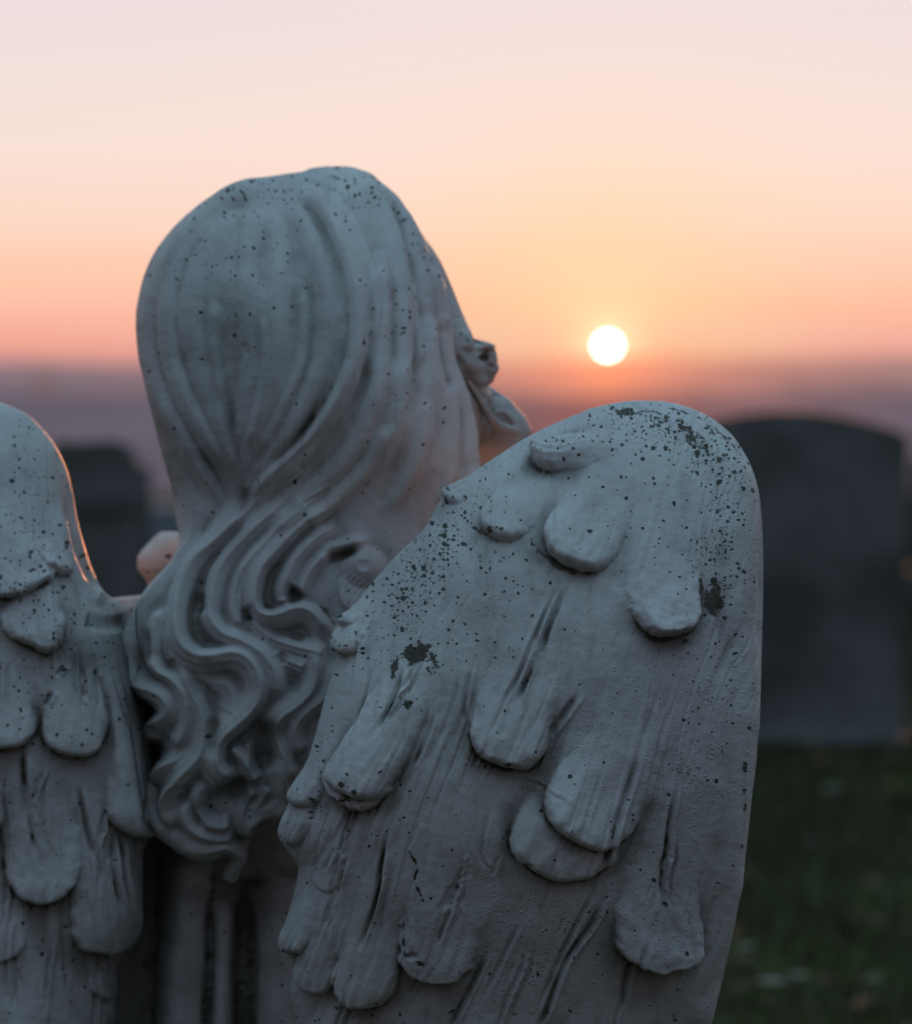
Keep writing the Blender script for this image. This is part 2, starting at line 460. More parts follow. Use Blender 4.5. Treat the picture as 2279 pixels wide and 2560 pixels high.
def flow_lines(X, Y, slope, seed):
    """long shallow carved furrows that run down the wing"""
    u = X - slope * Y + 26 * vnoise(X / 260, Y / 260, seed)
    a = vnoise(u / 20, Y / 330, seed + 1); b = vnoise(u / 9, Y / 170, seed + 2)
    m = sstep(-.1, .5, vnoise(X / 150, Y / 260, seed + 3)) * sstep(1350, 1750, Y)
    return (-.0016 * np.clip(np.abs(a) * -4 + 1, 0, 1) + .0009 * a + .0004 * b) * (.25 + .75 * m)
def rwing_relief(R):
    f = R.feather; Q = lambda x, y: (x * 1.2522, y * 1.2524)
    big = []
    def F(root, tip, w, h, **k):
        f(Q(*root), Q(*tip), w * 1.2522, h, **k)
    X, Y = R.X, R.Y
    R.H += .0030 * fbm(X, Y, 260, 11, 3) + .0007 * fbm(X, Y, 60, 12, 3)
    R.H += flow_lines(X, Y, -.30, 71)
    # leading-edge roll on the outer side
    R.crest(Z0([(1430, 860), (1478, 960), (1492, 1060), (1492, 1200), (1490, 1350), (1480, 1500), (1462, 1680), (1445, 1800), (1415, 1940), (1380, 2100)]), 34, 60, .006, (.1, .05), 1.2, mode='add')
    R.groove(Z0([(1440, 1180), (1462, 1350), (1452, 1500), (1440, 1650), (1420, 1780), (1395, 1900)]), 26, .0028)
    # low layers first
    g_ = np.random.default_rng(9)
    for i, (x, y) in enumerate([(650, 1780)]):
        L = g_.uniform(140, 230); w_ = g_.uniform(30, 50)
        F((x + L * .28, y - L), (x, y), w_, g_.uniform(.0015, .003), seed=400 + i, r=16, jag=8, ramp=1.8, label=False, quill=i % 2 == 0)
    F((1060, 1850), (960, 2170), 95, .014, seed=21)
    F((1260, 1950), (1150, 2260), 100, .014, seed=22)
    F((700, 1950), (660, 2150), 60, .012, seed=23)
    F((850, 2000), (820, 2220), 75, .013, seed=24)
    F((980, 2200), (960, 2430), 85, .012, seed=25)
    F((1200, 1470), (1072, 1742), 112, .015, r=26, seed=7, bend=-30, ramp=1.0, mid=.15, quill=False)
    F((1300, 1400), (1128, 1668), 100, .017, r=26, seed=6, bend=-22, ramp=1.4, mid=.2, quill=False)
    F((1345, 1600), (1305, 1935), 82, .023, r=18, seed=8, jag=10, ramp=2.6, mid=.15)
    F((1110, 1160), (1002, 1530), 80, .019, r=24, seed=5, ramp=1.9, mid=.2)
    F((905, 1230), (690, 1612), 66, .013, r=15, seed=30, ramp=1.5, quill=False)
    F((860, 1270), (712, 1592), 62, .014, r=22, seed=9, ramp=1.8, mid=.35)
    F((680, 1400), (598, 1610), 34, .010, r=15, seed=10, quill=False)
    F((640, 1520), (574, 1682), 30, .009, r=14, seed=31, quill=False)
    F((640, 1740), (580, 1905), 30, .011, r=14, seed=15, quill=False)
    F((700, 1640), (622, 1985), 44, .010, r=16, seed=14, ramp=1.7)
    F((780, 1650), (722, 2008), 68, .017, r=22, seed=12, ramp=2.0, mid=.3)
    F((930, 1640), (868, 1962), 80, .014, r=15, seed=13, jag=12, ramp=2.0, mid=.2)
    F((1290, 1010), (1338, 1264), 78, .025, r=20, seed=4, jag=10, ramp=2.6, mid=.3, quill=False)
    F((1250, 930), (1130, 1132), 78, .017, r=18, seed=3, bend=6, ramp=1.5, mid=.25, quill=False)
    F((1110, 930), (985, 1068), 52, .013, r=17, seed=2, ramp=1.4, mid=.3, quill=False)
    F((1290, 880), (1066, 920), 34, .020, r=24, seed=1, bend=16, ramp=1.5, mid=.5, quill=False, jag=8)
    F((990, 935), (884, 998), 22, .008, r=12, seed=17, quill=False)
    F((770, 1170), (676, 1298), 28, .010, r=13, seed=16, quill=False)
    F((750, 1150), (684, 1246), 18, .007, r=12, seed=18, quill=False)
    # quills and scored lines
    def line(p, w=9, h=.0022, side=1):
        R.groove(Z0(p), w, h, (.25, .25))
        R.crest(Z0([(x + 9 * side, y) for x, y in p]), w, w, h * .7, (.25, .25), mode='add')
    line([(1135, 1160), (1095, 1250), (1060, 1340), (1020, 1420)], 12, .0032, -1)
    line([(1120, 1160), (1075, 1255), (1035, 1350), (1005, 1410)], 8, .0016, -1)
    line([(1160, 1380), (1125, 1430), (1095, 1470)], 14, .003)
    line([(1280, 1480), (1255, 1560), (1225, 1640), (1210, 1700), (1205, 1760)], 14, .0036)
    line([(1350, 1560), (1335, 1650), (1325, 1740), (1318, 1790)], 8, .003)
    line([(1215, 1770), (1180, 1850), (1130, 1920), (1090, 2020), (1070, 2060)], 12, .0032)
    line([(1195, 1760), (1150, 1850), (1110, 1930), (1060, 2044)], 9, .0022)
    line([(775, 1640), (760, 1720), (752, 1790), (735, 1850), (720, 1900)], 8, .003)
    line([(930, 1720), (905, 1800), (885, 1850), (870, 1890)], 8, .0022)
    line([(690, 1700), (670, 1790), (655, 1860)], 8, .002)
    line([(870, 1420), (850, 1480), (820, 1540)], 9, .002)
    line([(805, 1330), (790, 1400), (765, 1480)], 12, .003)
    line([(745, 1330), (725, 1420), (715, 1470)], 8, .002)
    line([(980, 1600), (960, 1700), (975, 1740)], 7, .0014)
    line([(975, 1900), (930, 1990), (900, 2050)], 10, .0026)
    line([(1290, 1850), (1255, 1950), (1240, 2044)], 12, .0024)
    line([(940, 1330), (925, 1400), (930, 1450)], 9, .0016)
    line([(1040, 1840), (1000, 1920), (960, 2000)], 9, .0016)
    line([(1140, 1600), (1060, 1560), (1000, 1560)], 8, .001)
    for i in range(26):
        x = rng.uniform(640, 1400); y = rng.uniform(1350, 2000); L = rng.uniform(30, 90)
        line([(x, y), (x - L * .15, y + L * .5), (x - L * .35, y + L)], 6, rng.uniform(.0004, .0011))
    R.blob(Q(1057, 1722), 14, 10, -.004)
    R.blob(Q(828, 1900), 16, 12, -.003)

def poly_mask(X, Y, pts, w, v=1.0):
    out = np.zeros(len(X)); idx, sd, t = curve_dist(X, Y, pts, w)
    if len(idx): out[idx] = v * np.clip(1 - (np.abs(sd) / w) ** 2, 0, 1)
    return out

def rwing_paint(X, Y):
    Q = lambda x, y: (x * 1.2522, y * 1.2524)
    g = lambda x, y, rx, ry=None, a=0: gaussp(X, Y, Q(x, y), rx * 1.25, (ry or rx) * 1.25, a)
    sp = .012 + .03 * sstep(0, .3, fbm(X, Y, 160, 40, 2))
    sp = sp + .95 * g(850, 1110, 130, 38, -48) + .55 * g(800, 1230, 90, 34, -50) + .3 * g(960, 1130, 70, 60) + .62 * g(1330, 870, 150, 45, 25) + .5 * g(1440, 960, 35, 110) + .35 * g(1440, 1150, 45, 160) + .3 * g(1180, 880, 160, 30, -20) + .18 * g(1400, 1350, 60, 180) + .10 * g(1300, 1000, 120, 90) + .25 * g(640, 1540, 20, 80, 15) + .12 * g(900, 1250, 150, 120)
    pe = .43 * g(1310, 835, 130, 16, 14) + .34 * g(1400, 890, 60, 22, 38) + .34 * g(1220, 830, 60, 10, -16) + .22 * g(1340, 880, 110, 30, 12)
    pe = np.maximum(pe, .84 * g(1428, 1198, 26, 38, 0)); pe = np.maximum(pe, .64 * g(1398, 1180, 11, 52)); pe = np.maximum(pe, .62 * g(1425, 1160, 16, 18))
    pe = np.maximum(pe, .84 * g(830, 1305, 34, 30, -30)); pe = np.maximum(pe, .66 * g(787, 1335, 15, 34, 10)); pe = np.maximum(pe, .64 * g(818, 1405, 20, 22, -30)); pe = np.maximum(pe, .55 * g(862, 1320, 26, 56))
    pe = np.maximum(pe, .55 * g(952, 1278, 9)); pe = np.maximum(pe, .62 * g(1083, 1255, 10, 6))
    pe = np.maximum(pe, .62 * poly_mask(X, Y, Z0([(818, 1700), (832, 1730), (828, 1760), (846, 1795)]), 7))
    pe = np.maximum(pe, .5 * poly_mask(X, Y, Z0([(1060, 1060), (1068, 1095), (1110, 1128)]), 11))
    pe = np.maximum(pe, .55 * poly_mask(X, Y, Z0([(942, 1045), (965, 1066), (1010, 1070)]), 11))
    pe = np.maximum(pe, .55 * poly_mask(X, Y, Z0([(665, 1585), (695, 1600), (735, 1580)]), 13))
    pe = np.maximum(pe, .48 * poly_mask(X, Y, Z0([(945, 1495), (990, 1530), (1060, 1510)]), 10))
    pe = np.maximum(pe, .5 * poly_mask(X, Y, Z0([(1240, 1900), (1290, 1935), (1345, 1940)]), 13))
    pe = np.maximum(pe, .48 * poly_mask(X, Y, Z0([(805, 1840), (815, 1895), (850, 1915)]), 12))
    pe = np.maximum(pe, .46 * poly_mask(X, Y, Z0([(800, 1470), (790, 1520), (770, 1550)]), 7))
    pe = np.maximum(pe, .44 * poly_mask(X, Y, Z0([(1478, 1440), (1470, 1520), (1468, 1600), (1462, 1690)]), 9))
    pe = np.maximum(pe, .46 * g(1345, 2030, 14, 20)); pe = np.maximum(pe, .5 * g(905, 2020, 16, 12))
    for p in ([(1240, 830), (1290, 822), (1340, 836), (1385, 858), (1410, 880)], [(1330, 815), (1380, 826), (1420, 846), (1460, 885), (1480, 920)], [(1400, 835), (1425, 862), (1432, 900)], [(1290, 822), (1310, 850), (1345, 862)]):
        pe = np.maximum(pe, .52 * poly_mask(X, Y, Z0(p), 6))
    bub = .04 + .7 * g(1350, 1500, 170, 260) + .9 * g(1060, 1880, 160, 160) + .25 * g(1130, 1480, 120, 120) + .3 * g(1430, 1100, 60, 180)
    st = .20 * sstep(1800, 2560, Y) + .25 * g(1290, 1985, 60, 22) + .2 * g(640, 1700, 30, 40) + .5 * g(1500, 1560, 14, 120)  # first term: shade painted in, deepening toward the wing bottom
    return dict(spots=sp, peel=pe, stain_shade=st, bub=np.clip(bub * (.5 + .8 * fbm(X, Y, 120, 66, 3)), 0, .8))

def rtilt(X, Y):
    u = (X - 1400) / 500
    return .030 * (-u) * (u < 0) * .5 + .00004 * 0 * Y + .020 * sstep(1900, 3200, Y)
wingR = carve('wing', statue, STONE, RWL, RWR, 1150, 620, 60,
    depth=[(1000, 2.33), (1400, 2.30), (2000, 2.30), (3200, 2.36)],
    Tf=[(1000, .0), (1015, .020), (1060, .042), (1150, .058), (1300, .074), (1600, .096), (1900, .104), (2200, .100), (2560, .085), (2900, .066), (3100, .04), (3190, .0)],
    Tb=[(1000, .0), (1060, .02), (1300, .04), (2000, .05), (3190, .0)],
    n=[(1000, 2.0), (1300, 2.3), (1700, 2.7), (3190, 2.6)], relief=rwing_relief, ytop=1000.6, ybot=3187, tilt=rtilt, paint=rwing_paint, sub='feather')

# ------------------------------------------------------------------ left wing
LWL = Z0([(-120, 770), (-190, 782), (-270, 830), (-330, 920), (-350, 1050), (-360, 1300), (-360, 1700), (-340, 2044), (-260, 2300), (-80, 2480), (40, 2530)])
LWR = Z0([(-120, 770), (-60, 778), (0, 802), (42, 820), (82, 853), (112, 893), (132, 935), (145, 985), (155, 1040), (170, 1095), (190, 1150), (214, 1186), (240, 1204), (262, 1230), (285, 1300), (300, 1400), (314, 1530), (314, 1610), (300, 1665), (286, 1700), (284, 1800), (270, 1860), (240, 1920), (230, 2044), (210, 2250), (140, 2430), (40, 2530)])
def lwing_relief(R):
    Q = lambda x, y: (x * 1.2522, y * 1.2524)
    def F(root, tip, w, h, **k): R.feather(Q(*root), Q(*tip), w * 1.2522, h, **k)
    X, Y = R.X, R.Y
    R.H += .003 * fbm(X, Y, 240, 51, 3) + .0007 * fbm(X, Y, 60, 52, 3)
    R.H += flow_lines(X, Y, .06, 77)
    # rolled inner edge (catches the sun) with the shadowed channel beside it
    R.groove(Z0([(120, 940), (138, 1020), (150, 1090), (175, 1150), (205, 1190)]), 20, .004, (.3, .2))
    R.crest(Z0([(105, 1000), (122, 1060), (150, 1130), (180, 1175), (215, 1205)]), 30, 26, .004, (.3, .15), mode='add')
    F((20, 1800), (10, 2100), 80, .012, seed=61)
    F((110, 1830), (80, 2150), 70, .011, seed=62)
    F((200, 1880), (180, 2200), 55, .011, seed=63)
    g_ = np.random.default_rng(5)
    for i, (x, y) in enumerate([(20, 1910), (212, 2000)]):
        L = g_.uniform(110, 190); w_ = g_.uniform(28, 46)
        F((x - 4, y - L), (x, y), w_, g_.uniform(.006, .009), seed=300 + i, r=12, jag=7, ramp=1.6, label=False)
    F((-150, 1600), (-160, 1950), 90, .014, seed=64)
    F((-200, 1200), (-220, 1600), 90, .014, seed=65)
    F((215, 1560), (200, 1902), 72, .015, seed=66, ramp=1.5, jag=9)
    F((70, 1480), (84, 1805), 80, .018, seed=67, ramp=1.6, jag=8)
    F((-60, 1400), (-70, 1700), 75, .016, seed=68)
    F((255, 1330), (266, 1668), 54, .016, seed=69, ramp=1.6, quill=False)
    F((0, 1290), (5, 1500), 68, .016, seed=70, ramp=1.2)
    F((150, 1250), (147, 1514), 64, .018, seed=71, ramp=1.5, mid=.2)
    F((-90, 1100), (-100, 1300), 70, .014, seed=72)
    F((75, 1120), (72, 1298), 60, .015, seed=73, r=16, jag=10, ramp=1.1, quill=False)
    R.groove(Z0([(170, 1235), (210, 1246), (262, 1240)]), 26, .003)
    F((20, 1020), (30, 1196), 72, .013, seed=75, r=14, jag=14, ramp=1.5, quill=False)
    F((110, 1040), (108, 1160), 34, .009, seed=76, r=14, jag=12, ramp=1.4, quill=False)
    def line(p, w=9, h=.0022):
        R.groove(Z0(p), w, h, (.25, .25)); R.crest(Z0([(x + 9, y) for x, y in p]), w, w, h * .7, (.25, .25), mode='add')
    line([(50, 1480), (52, 1560), (62, 1650), (78, 1720)], 10, .003)
    line([(42, 1480), (45, 1570), (52, 1650)], 8, .002)
    line([(155, 1560), (170, 1640), (190, 1720)], 10, .0026)
    line([(222, 1650), (222, 1740), (235, 1830)], 9, .003)
    line([(240, 1660), (242, 1750), (252, 1830)], 8, .0024)
    line([(165, 1330), (168, 1400)], 9, .002)
    line([(190, 1330), (195, 1420)], 8, .0016)
    line([(105, 1380), (90, 1410)], 8, .0024)
    line([(110, 1350), (130, 1330)], 8, .0024)
    line([(300, 1560), (275, 1600), (262, 1640)], 9, .0024)
    for i in range(18):
        x = rng.uniform(0, 250); y = rng.uniform(1250, 1980); L = rng.uniform(30, 80)
        line([(x, y), (x + L * .03, y + L * .5), (x + L * .12, y + L)], 6, rng.uniform(.0004, .0012))
def lwing_paint(X, Y):
    g = lambda x, y, rx, ry=None, a=0: gaussp(X, Y, (x * 1.2522, y * 1.2524), rx * 1.25, (ry or rx) * 1.25, a)
    sp = .04 + .28 * g(60, 1000, 70, 110, 0) + .3 * g(70, 1180, 90, 60) + .25 * g(130, 1260, 80, 60) + .15 * g(60, 1400, 120, 90)
    pe = .5 * g(58, 1108, 14, 11); pe = np.maximum(pe, .5 * g(3, 1120, 18, 11)); pe = np.maximum(pe, .4 * g(160, 1258, 30, 9)); pe = np.maximum(pe, .44 * g(60, 925, 8, 14))
    pe = np.maximum(pe, .5 * g(255, 1215, 14, 12)); pe = np.maximum(pe, .46 * g(125, 1818, 14, 10))
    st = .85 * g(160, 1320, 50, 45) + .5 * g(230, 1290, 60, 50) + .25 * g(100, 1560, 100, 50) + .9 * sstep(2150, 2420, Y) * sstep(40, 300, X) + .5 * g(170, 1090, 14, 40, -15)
    return dict(spots=sp, peel=pe, stain_shade=np.clip(st, 0, 1), bub=.15 + 0 * X)
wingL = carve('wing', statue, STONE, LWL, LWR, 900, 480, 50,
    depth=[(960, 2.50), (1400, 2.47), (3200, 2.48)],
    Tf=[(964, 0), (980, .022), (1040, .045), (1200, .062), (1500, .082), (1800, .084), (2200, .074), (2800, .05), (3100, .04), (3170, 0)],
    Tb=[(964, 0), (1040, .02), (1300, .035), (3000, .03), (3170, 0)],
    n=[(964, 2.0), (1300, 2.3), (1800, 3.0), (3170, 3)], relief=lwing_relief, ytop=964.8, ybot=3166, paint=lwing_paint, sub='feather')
wingL['label'] = 'far wing at the left edge, its inner rim lit orange'
wingR['label'] = 'near wing with speckled flaking paint over its top'

# ------------------------------------------------------------------ hair
HL = Z1([(945, 60), (915, 60.8), (888, 62.6), (860, 66), (790, 88), (720, 100), (600, 122), (492, 146), (396, 194), (300, 266), (216, 350), (156, 430), (112, 520), (85, 620), (72, 710), (80, 830), (102, 960), (125, 1090), (165, 1250), (205, 1400), (235, 1520)]) \
   + Z2([(482, 150), (492, 220), (508, 290), (510, 350), (490, 420), (440, 485), (385, 550), (350, 600), (320, 680), (285, 760), (258, 840), (250, 920), (262, 980), (300, 1040), (380, 1130), (398, 1190), (385, 1260), (368, 1310), (385, 1360), (420, 1430), (405, 1520), (383, 1600), (390, 1680), (440, 1745), (500, 1795), (570, 1845), (640, 1885), (740, 1898), (778, 1925), (780, 1990), (762, 2040), (762, 2060)])
HR = Z1([(945, 60), (972, 60.6), (1000, 62.6), (1025, 67), (1050, 76), (1090, 92), (1135, 130), (1190, 178), (1240, 232), (1275, 285), (1304, 335), (1342, 395), (1379, 455), (1407, 520), (1430, 610), (1443, 720), (1450, 850), (1460, 930), (1500, 1015), (1530, 1110), (1548, 1200), (1558, 1300), (1572, 1400), (1640, 1500), (1720, 1620)]) \
   + Z0([(1000, 1080), (960, 1150), (900, 1250), (840, 1350), (780, 1450), (720, 1540)]) + Z2([(1130, 1600), (1080, 1680), (1000, 1740), (930, 1790), (880, 1830), (856, 1880), (856, 1940), (815, 2000), (775, 2060)])
HL = [(x, y - .6 * 0) for x, y in HL]
ZH = Z2([(766, 2062)])[0]
HL[-1] = (ZH[0] - 2, ZH[1]); HR[-1] = (ZH[0] + 2, ZH[1])

def hair_relief(R):
    X, Y = R.X, R.Y
    R.H += .0022 * fbm(X, Y, 220, 81, 3) + .0006 * fbm(X, Y, 50, 82, 3)
    c = lambda p, wl, wr, h, **k: R.crest(Z1(p), np.array(wl) * .5714, np.array(wr) * .5714, h * 1.12, mode='add', **k)
    # head: broad combed masses falling from the crown and gathering at the nape
    c([(720, 120), (520, 190), (360, 300), (240, 440), (160, 600), (125, 760), (140, 930), (190, 1080), (270, 1240), (360, 1400), (450, 1560)], 40, 70, .0045)
    c([(640, 150), (470, 240), (330, 380), (245, 540), (215, 720), (230, 900), (290, 1070), (390, 1250), (480, 1440)], 34, 60, .0034)
    c([(560, 220), (420, 360), (330, 560), (310, 780), (350, 1000), (430, 1220), (500, 1440)], 50, 60, .0028)
    c([(600, 240), (560, 400), (540, 620), (545, 850), (545, 1100), (530, 1400)], 60, 50, .0024)
    c([(640, 230), (690, 420), (700, 640), (690, 860), (650, 1080), (590, 1300), (540, 1480)], 50, 60, .0024)
    c([(700, 200), (800, 320), (870, 480), (900, 680), (890, 880), (830, 1060), (740, 1240), (630, 1400), (560, 1540)], 50, 60, .0034)
    c([(740, 180), (860, 240), (940, 360), (1000, 500), (1030, 660), (1030, 820), (990, 980), (900, 1150), (780, 1300), (640, 1430), (560, 1560)], 70, 36, .0062)
    c([(760, 150), (930, 210), (1030, 340), (1090, 500), (1110, 660), (1095, 820), (1075, 980)], 30, 70, .003)
    c([(950, 110), (1090, 200), (1170, 330), (1220, 500), (1240, 700), (1230, 900), (1200, 1100)], 60, 70, .0022)
    c([(1060, 110), (1190, 220), (1260, 340), (1310, 480), (1340, 620), (1350, 760), (1360, 900), (1400, 1060), (1440, 1250)], 40, 36, .0036)
    c([(1200, 230), (1290, 380), (1350, 520), (1385, 660), (1400, 800)], 26, 26, .0026)
    c([(1350, 470), (1390, 620), (1412, 760), (1425, 880), (1470, 1010), (1505, 1120), (1525, 1220), (1535, 1330), (1560, 1480)], 44, 34, .0045, ends=(.1, .02))
    gv = lambda p, w, h: R.groove(Z1(p), w * .5714 * 1.9, h * .8, (.35, .35), 2)
    # long strands over the right side and the neck
    c([(1000, 90), (1120, 190), (1190, 330), (1230, 500), (1250, 700), (1250, 900), (1230, 1100), (1180, 1300), (1090, 1480)], 36, 46, .0028)
    c([(1130, 400), (1150, 620), (1150, 850), (1120, 1080), (1040, 1280), (900, 1440), (760, 1580), (640, 1680)], 44, 60, .0042)
    c([(1330, 700), (1340, 900), (1350, 1080), (1330, 1260), (1260, 1440), (1150, 1600)], 46, 50, .0030)
    c([(1180, 1180), (1080, 1380), (940, 1520), (820, 1640)], 40, 60, .0040)
    c([(1440, 1000), (1460, 1200), (1450, 1400), (1400, 1560)], 34, 40, .0028)
    c([(420, 640), (390, 820), (420, 1040), (470, 1230), (510, 1420)], 30, 34, .0020)
    c([(620, 700), (630, 900), (610, 1100), (570, 1300)], 26, 30, .0018)
    c([(800, 560), (810, 760), (780, 960), (700, 1150), (620, 1320)], 30, 34, .0022)
    c([(1280, 560), (1300, 760), (1310, 940)], 18, 22, .0016)
    gv([(1075, 560), (1085, 700), (1080, 860), (1075, 1000), (1040, 1100)], 22, .0030)
    gv([(860, 1050), (820, 1180), (720, 1300), (620, 1400)], 18, .0030)
    gv([(1020, 990), (960, 1120), (880, 1240), (760, 1340), (650, 1440)], 18, .0028)
    gv([(560, 1450), (545, 1540), (520, 1620)], 26, .005)
    gv([(470, 1080), (480, 1220), (510, 1400)], 22, .002)
    gv([(180, 1080), (250, 1250), (340, 1440), (420, 1600)], 30, .004)
    gv([(330, 1290), (400, 1400), (470, 1540)], 20, .0035)
    gv([(540, 820), (548, 900)], 12, .0016)
    gv([(1290, 880), (1320, 1000), (1400, 1200)], 30, .0018)
    R.blob(Z1([(460, 900)])[0], 150, 210, -.006); R.blob(Z1([(800, 760)])[0], 90, 200, -.004)
    # nape strands sweeping down and left into the locks (upper part of the curls picture)
    def n(p, wl, wr, h, stri=None, ends=(.16, .1), **k):
        if stri: stri = (stri[0] * .45, stri[1] * 1.35)
        R.crest(Z2(p), np.array(wl) * .4893 * 1.4, np.array(wr) * .4893 * 1.55, np.array(h) * .72, stri=stri, ends=(max(ends[0], .14), ends[1]), **k)
    low = sstep(1250, 1500, Y)
    K1 = .016
    # main central lock: two crests
    n([(1110, -70), (960, 50), (880, 130), (800, 215), (740, 285), (680, 355), (620, 430), (570, 520), (540, 610), (528, 700), (535, 790), (565, 855), (630, 895), (710, 893), (790, 882), (855, 905), (905, 965), (930, 1040), (922, 1110), (880, 1175), (820, 1235), (765, 1285), (725, 1340), (712, 1400), (722, 1455), (760, 1500), (830, 1535)],
      [30, 30, 34, 34, 40, 45, 50, 44, 40, 50], [70, 70, 66, 70, 110, 120, 110, 90, 110, 90], [.008, .014, .017, .019, .022, .022, .021, .020, .020, .016], ends=(.08, .05), stri=(.0007, 15), label=True)
    n([(1240, -30), (1100, 60), (1000, 150), (900, 240), (820, 330), (760, 410), (715, 500), (690, 600), (680, 700), (730, 780), (820, 820), (910, 870), (980, 940), (1010, 1020), (1000, 1090), (930, 1170)],
      [40, 44, 50, 50, 50, 60, 60, 60], [60, 60, 60, 50, 60, 80, 80, 60], [.006, .010, .013, .015, .017, .018, .018, .014], stri=(.0006, 13), label=True)
    n([(1150, 120), (1040, 220), (950, 320), (870, 410), (820, 500), (790, 600), (790, 700), (830, 780)], 50, 40, [.005, .009, .012, .012, .009], stri=(.0006, 12))
    # left lock
    n([(600, 120), (585, 250), (570, 350), (520, 450), (450, 545), (385, 625), (325, 715), (285, 800), (268, 870), (268, 930), (295, 985), (345, 1030), (410, 1055), (460, 1090), (488, 1140), (485, 1195), (445, 1238), (400, 1270), (385, 1315), (400, 1370)],
      [30, 34, 34, 34, 30, 36, 40, 44, 34], [60, 66, 70, 80, 90, 110, 100, 60, 60], [.009, .012, .015, .017, .018, .019, .018, .014], ends=(.1, .06), stri=(.0006, 13), label=True)
    n([(540, 640), (470, 680), (425, 750), (408, 840), (410, 920), (440, 975), (490, 1010), (535, 1070), (560, 1150), (560, 1250), (530, 1330), (470, 1400)], [36, 30, 30, 40, 40], [60, 60, 50, 70, 70], [.010, .015, .016, .015, .012], stri=(.0006, 12), label=True)
    n([(520, 700), (490, 780), (480, 860), (500, 930)], 30, 36, .011)
    # lock descending from the main fold, swinging left then the bottom U
    n([(545, 860), (540, 960), (570, 1050), (610, 1130), (640, 1210), (650, 1300), (640, 1380), (600, 1450), (545, 1510), (500, 1570), (478, 1640), (500, 1720), (560, 1780)],
      [34, 40, 44, 44, 40, 36], [50, 80, 90, 80, 70, 80], [.012, .016, .016, .018, .020, .014], ends=(.06, .1), stri=(.0007, 13), label=True)
    n([(590, 1290), (540, 1400), (470, 1470), (415, 1540), (398, 1610), (408, 1680), (455, 1735), (520, 1785), (590, 1830), (670, 1850), (750, 1845), (800, 1880), (815, 1930), (790, 1990), (770, 2050)],
      [30, 34, 36, 40, 44, 34, 24, 20], [60, 70, 80, 100, 90, 60, 40, 24], [.010, .016, .018, .021, .020, .016, .012, .010], ends=(.1, .03), stri=(.0007, 14), label=True)
    n([(660, 1530), (620, 1590), (612, 1670), (650, 1730), (720, 1755), (780, 1740)], 34, 50, [.008, .014, .014, .010], stri=(.0005, 12))
    n([(560, 1620), (560, 1700), (610, 1770), (700, 1805), (800, 1810)], 30, 46, [.010, .015, .016, .012], stri=(.0005, 12))
    n([(760, 1350), (820, 1400), (870, 1470), (900, 1540)], 30, 40, .012)
    n([(850, 1330), (870, 1400), (860, 1480)], 30, 30, .010)
    n([(700, 960), (760, 1040), (790, 1120), (760, 1200)], 50, 60, .008)
    # right-hand locks
    n([(1400, 60), (1260, 140), (1170, 200), (1080, 285), (1000, 375), (940, 450), (908, 535), (898, 620), (920, 680), (970, 702), (1030, 692), (1090, 668), (1150, 665), (1205, 695), (1245, 745), (1280, 810)],
      [30, 34, 34, 36, 40, 40, 34], [60, 66, 70, 60, 60, 60, 50], [.007, .012, .016, .019, .020, .017, .012], ends=(.1, .08), stri=(.0006, 13), label=True)
    n([(1330, 220), (1220, 290), (1120, 390), (1070, 480), (1040, 570), (1060, 650)], 40, 44, [.006, .011, .014, .012], stri=(.0006, 12))
    n([(1500, 300), (1380, 330), (1280, 370), (1200, 440), (1150, 520), (1120, 600)], 30, 36, [.008, .011, .010, .008])
    n([(880, 700), (920, 770), (1000, 820), (1100, 850), (1190, 870), (1260, 890)], 40, 60, [.008, .011, .012, .010], stri=(.0009, 11), label=True)
    n([(900, 800), (980, 880), (1080, 930), (1160, 960)], 40, 60, [.007, .010, .010], stri=(.0009, 10))
    n([(1150, 800), (1200, 890), (1212, 980), (1180, 1080), (1110, 1150), (1040, 1200), (1005, 1260), (1005, 1330), (1040, 1400), (1075, 1480), (1110, 1520)], [36, 44, 44, 36, 30], [60, 70, 80, 80, 60], [.011, .015, .016, .015, .012], stri=(.0008, 12), label=True)
    n([(1320, 900), (1290, 1010), (1240, 1110), (1160, 1180), (1105, 1250), (1100, 1330), (1140, 1400)], 40, 50, [.008, .012, .012, .010], stri=(.0008, 11))
    n([(1060, 1360), (1020, 1450), (1040, 1550), (1035, 1640), (970, 1695), (890, 1725), (855, 1770), (860, 1830)], [30, 34, 36, 34], [50, 60, 50, 50], [.008, .014, .016, .014], stri=(.0007, 12), label=True)
    n([(900, 1560), (850, 1640), (830, 1720), (850, 1800)], 30, 40, .011, stri=(.0006, 11))
    n([(960, 1560), (930, 1630), (870, 1690)], 30, 30, .008)
    # small coil with fine ribs beside the wing
    cx, cy = Z2([(1450, 440)])[0]
    d = np.hypot((X - cx) / 62, (Y - cy) / 56)
    R.H += .008 * np.clip(1 - d * d, 0, 1) ** 1.2 - .002 * np.clip(1 - (d / .28) ** 2, 0, 1)
    for k in range(7):
        x0 = 1350 + k * 22; 
        n([(x0 + 20, 470 + k * 14), (x0 - 22, 540 + k * 14), (x0 - 10, 620 + k * 10), (x0 + 30, 690 + k * 4)], 13, 13, .0050, ends=(.3, .3))
    g2 = lambda p, w, h: R.groove(Z2(p), w * .4893 * 1.8, h * .5, (.35, .35), 2)
    g2([(1440, 325), (1370, 365), (1290, 385), (1240, 420)], 26, .013)
    g2([(1110, 540), (1080, 590), (1060, 640)], 34, .012)
    g2([(625, 560), (615, 640), (640, 700)], 30, .009)
    g2([(860, 640), (870, 740)], 26, .008)
    g2([(380, 760), (375, 860), (395, 950)], 34, .009)
    g2([(960, 1200), (950, 1300), (950, 1420), (970, 1500)], 60, .018)
    g2([(600, 940), (700, 980), (800, 980)], 36, .008)
